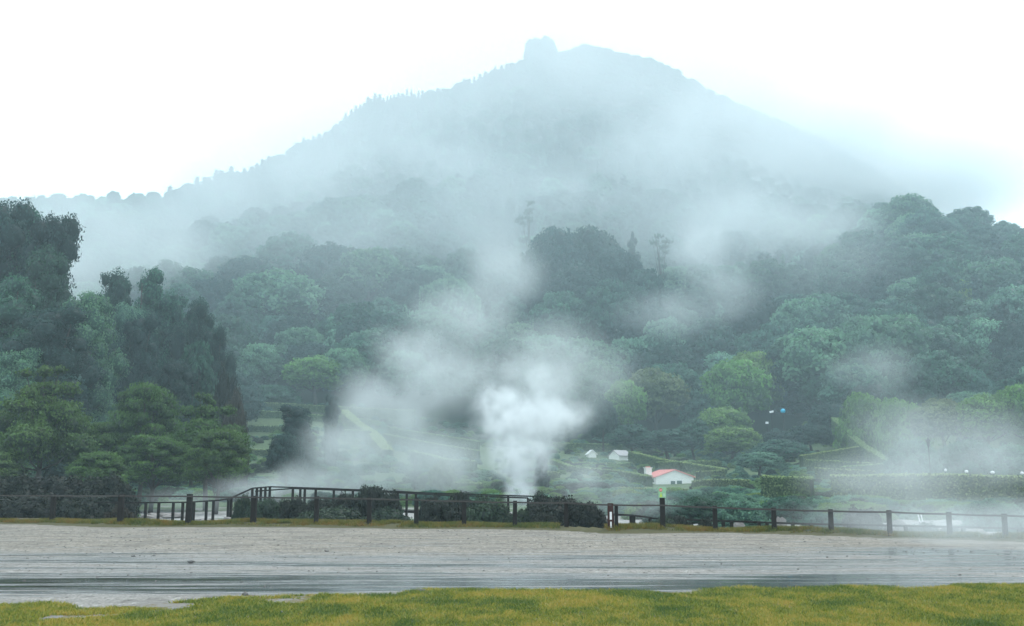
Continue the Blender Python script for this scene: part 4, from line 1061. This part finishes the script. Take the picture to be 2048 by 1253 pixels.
# ------------------------------------------------------------------ buildings
def gable_house(name, label, loc, rz, W, D, eave, ridge, roofm, wins=(), over=.25, chim=None, door=False):
    root = empty(name, loc, label, 'house', None, rz)
    b = MB(); w = W / 2
    vs = [(-w, 0, -.6), (w, 0, -.6), (w, 0, eave), (0, 0, ridge), (-w, 0, eave)]; vs += [(x, D, z) for x, y, z in vs]
    b.add(vs, [(0, 1, 2, 3, 4), (9, 8, 7, 6, 5), (0, 5, 6, 1), (1, 6, 7, 2), (0, 4, 9, 5)])
    b.build('wall', M['plaster'], root)
    sl = (ridge - eave) / w
    for s in (-1, 1):
        r = MB(); e = w + over; ze = eave - over * sl; t = .12
        A = [(0, -over, ridge + .02), (s * e, -over, ze + .02), (s * e, D + over, ze + .02), (0, D + over, ridge + .02)]
        vs = A + [(x, y, z + t) for x, y, z in A]
        r.add(vs, [(0, 1, 2, 3), (4, 7, 6, 5), (0, 4, 5, 1), (1, 5, 6, 2), (2, 6, 7, 3), (3, 7, 4, 0)])
        r.build('roof', roofm, root)
        if roofm is M['redtile']:
            k = MB()
            for q in range(12):
                yy = -over + .1 + q * (D + 2 * over - .2) / 11
                k.beam((0, yy, ridge + t + .03), (s * e, yy, ze + t + .03), .09, .05)
            k.build('tile_ribs', roofm, root)
    for x, z, ww, hh in wins:
        f_ = MB(); f_.box((x, -.02, z), (ww + .16, .06, hh + .16)); fr = f_.build('window', M['whitep'], root)
        s_ = MB(); s_.box((x, -.055, z), (ww, .04, hh)); s_.build('shutter', M['green_paint'], fr)
    if chim:
        cx_, cy_, cz_ = chim; c_ = MB(); c_.box((cx_, cy_, cz_ / 2), (1.0, .8, cz_)); ch = c_.build('chimney', M['plaster'], root)
        c_ = MB(); c_.box((cx_, cy_, cz_ + .06), (1.25, 1.0, .12)); c_.build('chimney_cap', M['plaster'], ch)
        c_ = MB(); c_.box((cx_, cy_, cz_ + .2), (.7, .5, .14)); c_.build('chimney_tile', M['redtile'], ch)
    return root
p = at(1350, 975, 160)
g = gz(p.x, p.y); zr = EYE + ratio(941) * 160 - g; ze = EYE + ratio(955) * 160 - g
gable_house('cottage', 'small white plastered cottage with faded red roof and dark green windows behind the sign', (p.x, p.y, g), R(14), 6.4, 6.0, ze, zr, M['redtile'],
            wins=((-.35, ze - .95, .75, .75), (.75, ze - .95, .85, .85)), chim=(-3.3, 3.0, zr + .35))
p = at(1230, 921, 214); g = gz(p.x, p.y)
gable_house('white_cottage', 'white cottage with grey roof above the red roofed one, right of the tiny hut', (p.x, p.y + 2, g), R(-52), 3.2, 3.4, EYE + ratio(911) * 214 - g, EYE + ratio(901) * 214 - g, M['greytile'])
p = at(1185, 915, 218); g = gz(p.x, p.y)
gable_house('white_cottage', 'tiny white gabled hut peeping over shrubs, left of the pair of white cottages', (p.x, p.y, g), R(8), 1.7, 2.4, EYE + ratio(908) * 218 - g, EYE + ratio(901) * 218 - g, M['whitep'])

# blue dome and two white boards in the clearing
p = at(1566, 825, 240); b = MB(); r = .6
root = empty('blue_dome', (p.x, p.y, p.z), 'bright blue dome shining among the dark trees of the hillside clearing', 'dome')
pts = [(math.cos(t) * r, math.sin(t) * r * .95) for t in np.linspace(-.9, math.pi / 2, 9)]
vs = []; fs = []
for q, (rr, z) in enumerate(pts):
    for k in range(20): vs.append((rr * math.cos(k * math.pi / 10), rr * math.sin(k * math.pi / 10), z + .3))
for q in range(8):
    for k in range(20): a = q * 20 + k; c_ = q * 20 + (k + 1) % 20; fs.append((a, c_, c_ + 20, a + 20))
b.add(vs, fs); b.build('shell', M['blue'], root, smooth_=True)
b = MB(); gg = gz(p.x, p.y) - p.z; b.box((0, 0, gg / 2 - .1), (.3, .3, abs(gg) + .2)); b.build('stand', M['wood'], root)
for (px, py, w, h, a, lb) in ((1543, 824, .95, .45, .3, 'small white sloping board just left of the blue dome'), (1534, 846, .7, .5, 0, 'small white board lower left of the blue dome')):
    p = at(px, py, 238); g = gz(p.x, p.y); root = empty('white_board', (p.x, p.y, g), lb, 'board', 'white boards in the clearing')
    b = MB(); b.beam((-w / 2, 0, p.z - g - a / 3), (w / 2, 0, p.z - g + a / 3), .06, h); b.build('panel', M['whitep'], root, .01)
    b = MB(); b.box((0, .08, (p.z - g) / 2), (.1, .08, max(.2, p.z - g))); b.build('leg', M['wood'], root)
# lamp post beyond the front hedge
p = at(1857, 893, 112); g = gz(p.x, p.y); zt = EYE + ratio(876) * 112 - g
root = empty('lamp_post', (p.x, p.y, g), 'thin lamp post with dark lantern standing beyond the tall front hedge', 'lamp post')
b = MB(); b.tube([(0, 0, 0), (0, 0, zt - 1.1)], [.06, .045], 8); b.build('pole', M['metal'], root)
b = MB(); b.tube([(0, 0, zt - 1.1), (0, 0, zt - .9), (0, 0, zt - .35), (0, 0, zt - .3), (0, 0, zt)], [.06, .14, .2, .26, .04], 8); b.build('lantern', M['metal'], root)
# white caps over the hedge
for px, py, s, lb in ((1891, 940, .12, 'small white cap showing over the front hedge, first right of the lamp'), (1933, 943, .17, 'white cap showing over the front hedge, second right of the lamp'),
                      (1985, 945, .20, 'largest white cap over the front hedge near the right edge'), (2044, 946, .16, 'white cap over the front hedge at the right edge')):
    p = at(px, py, 90); g = gz(p.x, p.y); root = empty('white_cap', (p.x, p.y, g), lb, 'garden light', 'white caps over the front hedge')
    b = MB(); b.tube([(0, 0, 0), (0, 0, p.z - g - .1)], .04, 8); b.build('pole', M['metal'], root)
    b = MB(); z = p.z - g; b.tube([(0, 0, z - .14), (0, 0, z - .04), (0, 0, z + .06), (0, 0, z + .12)], [s * .55, s, s * .8, s * .2], 12); b.build('cap', M['whitep'], root)
# notice in the mist
p = at(1840, 1026, 39); g = gz(p.x, p.y)
root = empty('notice', (p.x, p.y, g), 'narrow white notice board leaning on two stakes in the mist at right', 'notice')
z = p.z - g
for dx in (-.055, .055):
    b = MB(); b.beam((dx * 1.0 - .03, 0, z - .02), (dx + .03, 0, z - .36), .075, .02); b.build('board', M['whitep'], root)
    b = MB(); b.beam((dx + .03, .02, z - .34), (dx + .06, .02, -.1), .03, .03); b.build('stake', M['wood'], root)
# dark gate post near cottage
p = at(1381, 975, 108); g = gz(p.x, p.y); b = MB(); b.box((0, 0, (p.z - g) / 2), (.22, .22, p.z - g)); b.box((0, 0, p.z - g + .04), (.28, .28, .08))
o = b.build('garden_post', M['wood'], None, .01); o.location = (p.x, p.y, g); tag(o, 'dark square post in the bushes under the right corner of the cottage', 'post')

# ------------------------------------------------------------------ air: haze, steam, mist
def hull(name, pts, mat):
    bm = bmesh.new()
    for q in pts: bm.verts.new(q)
    r = bmesh.ops.convex_hull(bm, input=bm.verts)
    bmesh.ops.delete(bm, geom=[g_ for g_ in r['geom_interior'] if isinstance(g_, bmesh.types.BMVert)], context='VERTS')
    lv = [v for v in bm.verts if not v.link_faces]; bmesh.ops.delete(bm, geom=lv, context='VERTS')
    bmesh.ops.recalc_face_normals(bm, faces=bm.faces)
    me = bpy.data.meshes.new(name); bm.to_mesh(me); bm.free()
    return link(name, me, None, mat)
def vol_principled(nt, out, dens, color, aniso=.0):
    v = nt.nodes.new('ShaderNodeVolumePrincipled')
    v.inputs['Color'].default_value = (*color, 1); v.inputs['Anisotropy'].default_value = aniso
    if isinstance(dens, float): v.inputs['Density'].default_value = dens
    else: nt.links.new(dens, v.inputs['Density'])
    nt.links.new(v.outputs[0], out.inputs['Volume'])
HAZE = .00072
m, nt, out = newmat('haze'); vol_principled(nt, out, HAZE, (.74, .93, 1.))
top = 345.
b = MB(); b.box((0, 420, (top - 8) / 2), (1900, 1100, top + 8)); hz = b.build('haze', m); tag(hz, 'pale bluish haze filling the valley', 'haze', kind='stuff')

def mist(name, label, blobs, dens, nscale, lo, hi, warp=.25, color=(.95, .985, 1.), stretch=(1, 1, 1), kind='stuff', detail=4):
    """blobs: centre, radii, weight. Density = soft blobs torn by noise."""
    m, nt, out = newmat(name + ' vapour'); n = N(nt); P = n.pos()
    R0 = sum(min(b_[1]) for b_ in blobs) / len(blobs)
    wn = n.noise(n.vscale(P, stretch), nscale * .7, 3, .55)
    off = nt.nodes.new('ShaderNodeVectorMath'); off.operation = 'SUBTRACT'; n.put(off.inputs[0], wn.outputs['Color']); off.inputs[1].default_value = (.5, .5, .5)
    W = n.vadd(P, n.vscale(off.outputs[0], (R0 * warp * 4,) * 3))
    tot = None
    for c, r, wgt in blobs:
        q = nt.nodes.new('ShaderNodeMapping'); q.vector_type = 'TEXTURE'; n.put(q.inputs['Vector'], W)
        q.inputs['Location'].default_value = c; q.inputs['Scale'].default_value = r
        ln = nt.nodes.new('ShaderNodeVectorMath'); ln.operation = 'LENGTH'; nt.links.new(q.outputs[0], ln.inputs[0])
        e_ = n.mapr(ln.outputs['Value'], 1., .15, 0., wgt)
        tot = e_ if tot is None else n.math('MAXIMUM', tot, e_)
    tex = n.mapr(n.noise(n.vscale(W, stretch), nscale * 1.6, detail, .6).outputs[0], lo, hi)
    d = n.math('MULTIPLY', n.math('MULTIPLY', tot, tex), dens)
    vol_principled(nt, out, d, color)
    pts = []
    for c, r, wgt in blobs:
        for u in fib(26): pts.append(tuple(c[i_] + u[i_] * r[i_] * (1.0 + warp * .55) for i_ in range(3)))
    o = hull(name, pts, m); tag(o, label, 'steam', kind=kind)
    return o
def B(px, py, Y, rpx, rpy, rd, w=1.):
    c = at(px, py, Y); k = Y * CT + (c.z - EYE) * ST
    return (tuple(c), (rpx / F * k, rd, rpy / F * k), w)
mist('steam_plume', 'dense bright white steam plume boiling up behind the boardwalk at the centre',
     [B(1038, 975, 72, 48, 50, 1.6, 1.), B(1030, 915, 73, 90, 65, 3.0, .9), B(1050, 845, 75, 125, 70, 4.2, .8), B(1110, 830, 76, 100, 55, 4, .4), B(1000, 810, 76, 75, 55, 3.5, .5), B(1080, 760, 77, 100, 55, 3.5, .18), B(1010, 740, 78, 90, 60, 3.5, .1)],
     1.35, .50, .32, .62, .32, detail=6)
mist('drifting_steam', 'broad thin steam cloud drifting up to the right from the white mud left of centre',
     [B(620, 965, 90, 130, 60, 6, 1.), B(700, 900, 92, 130, 90, 7, 1.), B(740, 800, 94, 100, 90, 7, .8), B(700, 965, 92, 190, 70, 6, .9), B(860, 930, 93, 200, 110, 7, .8), B(790, 830, 95, 130, 110, 7, .8), B(880, 760, 97, 150, 110, 7, .75), B(830, 700, 98, 120, 80, 6, .7), B(930, 640, 100, 160, 100, 7, .45), B(1100, 740, 98, 170, 140, 7, .55), B(1010, 540, 108, 110, 90, 7, .22), B(1200, 760, 98, 110, 110, 6, .35)],
     .20, .18, .20, .60, .26, detail=6)
mist('low_steam', 'thin steam drifting low over the fence at right', 
     [B(1850, 1040, 33, 330, 75, 8, .8), B(2050, 1060, 26, 330, 80, 8, 1.), B(1750, 960, 45, 200, 80, 6, .6), B(1920, 900, 52, 200, 130, 8, .6)],
     .14, .22, .25, .62, .2)
mist('low_steam', 'thin steam hanging between the sign post and the shrubs below the cottage',
     [B(1180, 965, 60, 130, 85, 5, .9), B(1270, 1010, 50, 110, 45, 4, .8), B(1350, 960, 66, 130, 45, 4, .4), B(430, 1000, 60, 120, 40, 5, .5)][:3],
     .12, .3, .3, .65, .2)
mist('low_steam', 'thin steam over the white mud behind the left railing',
     [B(520, 975, 64, 130, 40, 5, .8), B(380, 1000, 66, 130, 35, 5, .5)], .12, .3, .3, .65, .2)
mist('mist', 'pale mist bank lying across the mountain flank and hiding its right shoulder',
     [B(1650, 330, 580, 240, 130, 100, 1.), B(1850, 370, 610, 280, 120, 90, 1.), B(1520, 220, 610, 120, 70, 40, .7), B(1480, 470, 470, 170, 130, 45, .7), B(1640, 450, 400, 140, 70, 30, .5)],
     .036, .018, .10, .45, .18)
mist('mist', 'streaks of mist drifting over the upper mountain face',
     [B(1300, 300, 520, 180, 90, 40, .8), B(1130, 390, 500, 220, 90, 40, .7), B(850, 330, 560, 220, 70, 40, .7), B(1380, 250, 560, 110, 90, 35, .7)],
     .019, .02, .32, .62, .2)
mist('mist', 'mist pouring down the gully right of the dark knoll',
     [B(1400, 500, 330, 90, 80, 20, .9), B(1440, 590, 300, 110, 70, 20, .8), B(1340, 640, 290, 140, 60, 18, .6), B(1010, 560, 340, 90, 110, 20, .45), B(980, 480, 400, 110, 80, 25, .35)],
     .050, .03, .30, .62, .2)
mist('mist', 'bright mist filling the valley behind the tall trees at left',
     [B(150, 470, 330, 260, 130, 60, 1.), B(330, 520, 380, 160, 150, 60, .8), B(60, 560, 260, 260, 110, 40, .7), B(420, 400, 520, 150, 90, 50, .6)],
     .026, .02, .2, .58, .18)
mist('mist', 'thin mist in the fold of the right slope above the pale scrub',
     [B(1780, 860, 140, 130, 130, 10, .7), B(1740, 740, 200, 120, 70, 14, .6), B(1960, 930, 110, 170, 60, 8, .8)],
     .05, .06, .33, .65, .2)

mist('mist', 'wide veil of fog before the mountain top',
     [B(1080, 150, 590, 620, 240, 130, 1.), B(650, 330, 560, 420, 200, 140, 1.), B(1400, 260, 560, 420, 240, 130, 1.)], .0105, .010, .15, .62, .12, color=(.97, .985, 1.))
mist('mist', 'fog bank resting on the forest below the mountain top',
     [B(1000, 400, 400, 700, 200, 120, 1.), B(600, 450, 380, 400, 200, 110, 1.), B(1400, 420, 380, 420, 190, 110, 1.), B(850, 520, 310, 420, 170, 50, .5), B(1640, 520, 340, 240, 130, 55, .75)], .0075, .012, .15, .65, .15, color=(.92, .975, 1.))

# ------------------------------------------------------------------ camera, light, world
cam = bpy.data.cameras.new('camera'); co = bpy.data.objects.new('camera', cam); col.objects.link(co)
co.location = (0, 0, EYE); co.rotation_euler = (math.pi / 2 + TH, 0, 0)
cam.sensor_width = 36; cam.lens = 36 * F / 2048; cam.clip_end = 20000; cam.clip_start = .1
sc.camera = co
EL, AZ = 60, 50      # sun height and direction (seen from above, from +Y clockwise)
sun = bpy.data.lights.new('sun', 'SUN'); so = bpy.data.objects.new('sun', sun); col.objects.link(so)
sun.energy = 1.5; sun.angle = R(12); sun.color = (1, .97, .93)
d = Vector((math.sin(R(AZ)) * math.cos(R(EL)), math.cos(R(AZ)) * math.cos(R(EL)), math.sin(R(EL))))
so.rotation_euler = d.to_track_quat('Z', 'Y').to_euler()
w = bpy.data.worlds.new('World'); sc.world = w; w.use_nodes = True; nt = w.node_tree; nt.nodes.clear(); n = N(nt)
sky = nt.nodes.new('ShaderNodeTexSky'); sky.sky_type = 'NISHITA'; sky.sun_disc = False
sky.sun_elevation = R(EL); sky.sun_rotation = R(AZ); sky.air_density = 1; sky.dust_density = 4; sky.ozone_density = 1
tc = nt.nodes.new('ShaderNodeTexCoord').outputs['Generated']
cl = n.noise(n.vscale(tc, (1.2, 1.2, 2.4)), 1.6, 5, .55, .3).outputs[0]
grey = n.mix(n.mapr(cl, .3, .7), (10.0, 11.5, 12.3), (14.6, 16.9, 18.0))
mixc = n.mix(.88, sky.outputs[0], grey)
bg = nt.nodes.new('ShaderNodeBackground'); nt.links.new(mixc, bg.inputs[0]); bg.inputs[1].default_value = .10
wo = nt.nodes.new('ShaderNodeOutputWorld'); nt.links.new(bg.outputs[0], wo.inputs[0])
sc.view_settings.view_transform = 'Standard'; sc.view_settings.look = 'None'; sc.view_settings.gamma = 1
sc.view_settings.exposure = .42
c = sc.cycles if hasattr(sc, 'cycles') else None
sc.render.engine = 'CYCLES'
sc.cycles.use_denoising = True
sc.cycles.max_bounces = 6; sc.cycles.diffuse_bounces = 2; sc.cycles.glossy_bounces = 2; sc.cycles.transmission_bounces = 2
sc.cycles.volume_bounces = 2; sc.cycles.transparent_max_bounces = 8
sc.cycles.volume_step_rate = 1.5; sc.cycles.volume_max_steps = 128
sc.cycles.use_adaptive_sampling = True; sc.cycles.adaptive_threshold = .02
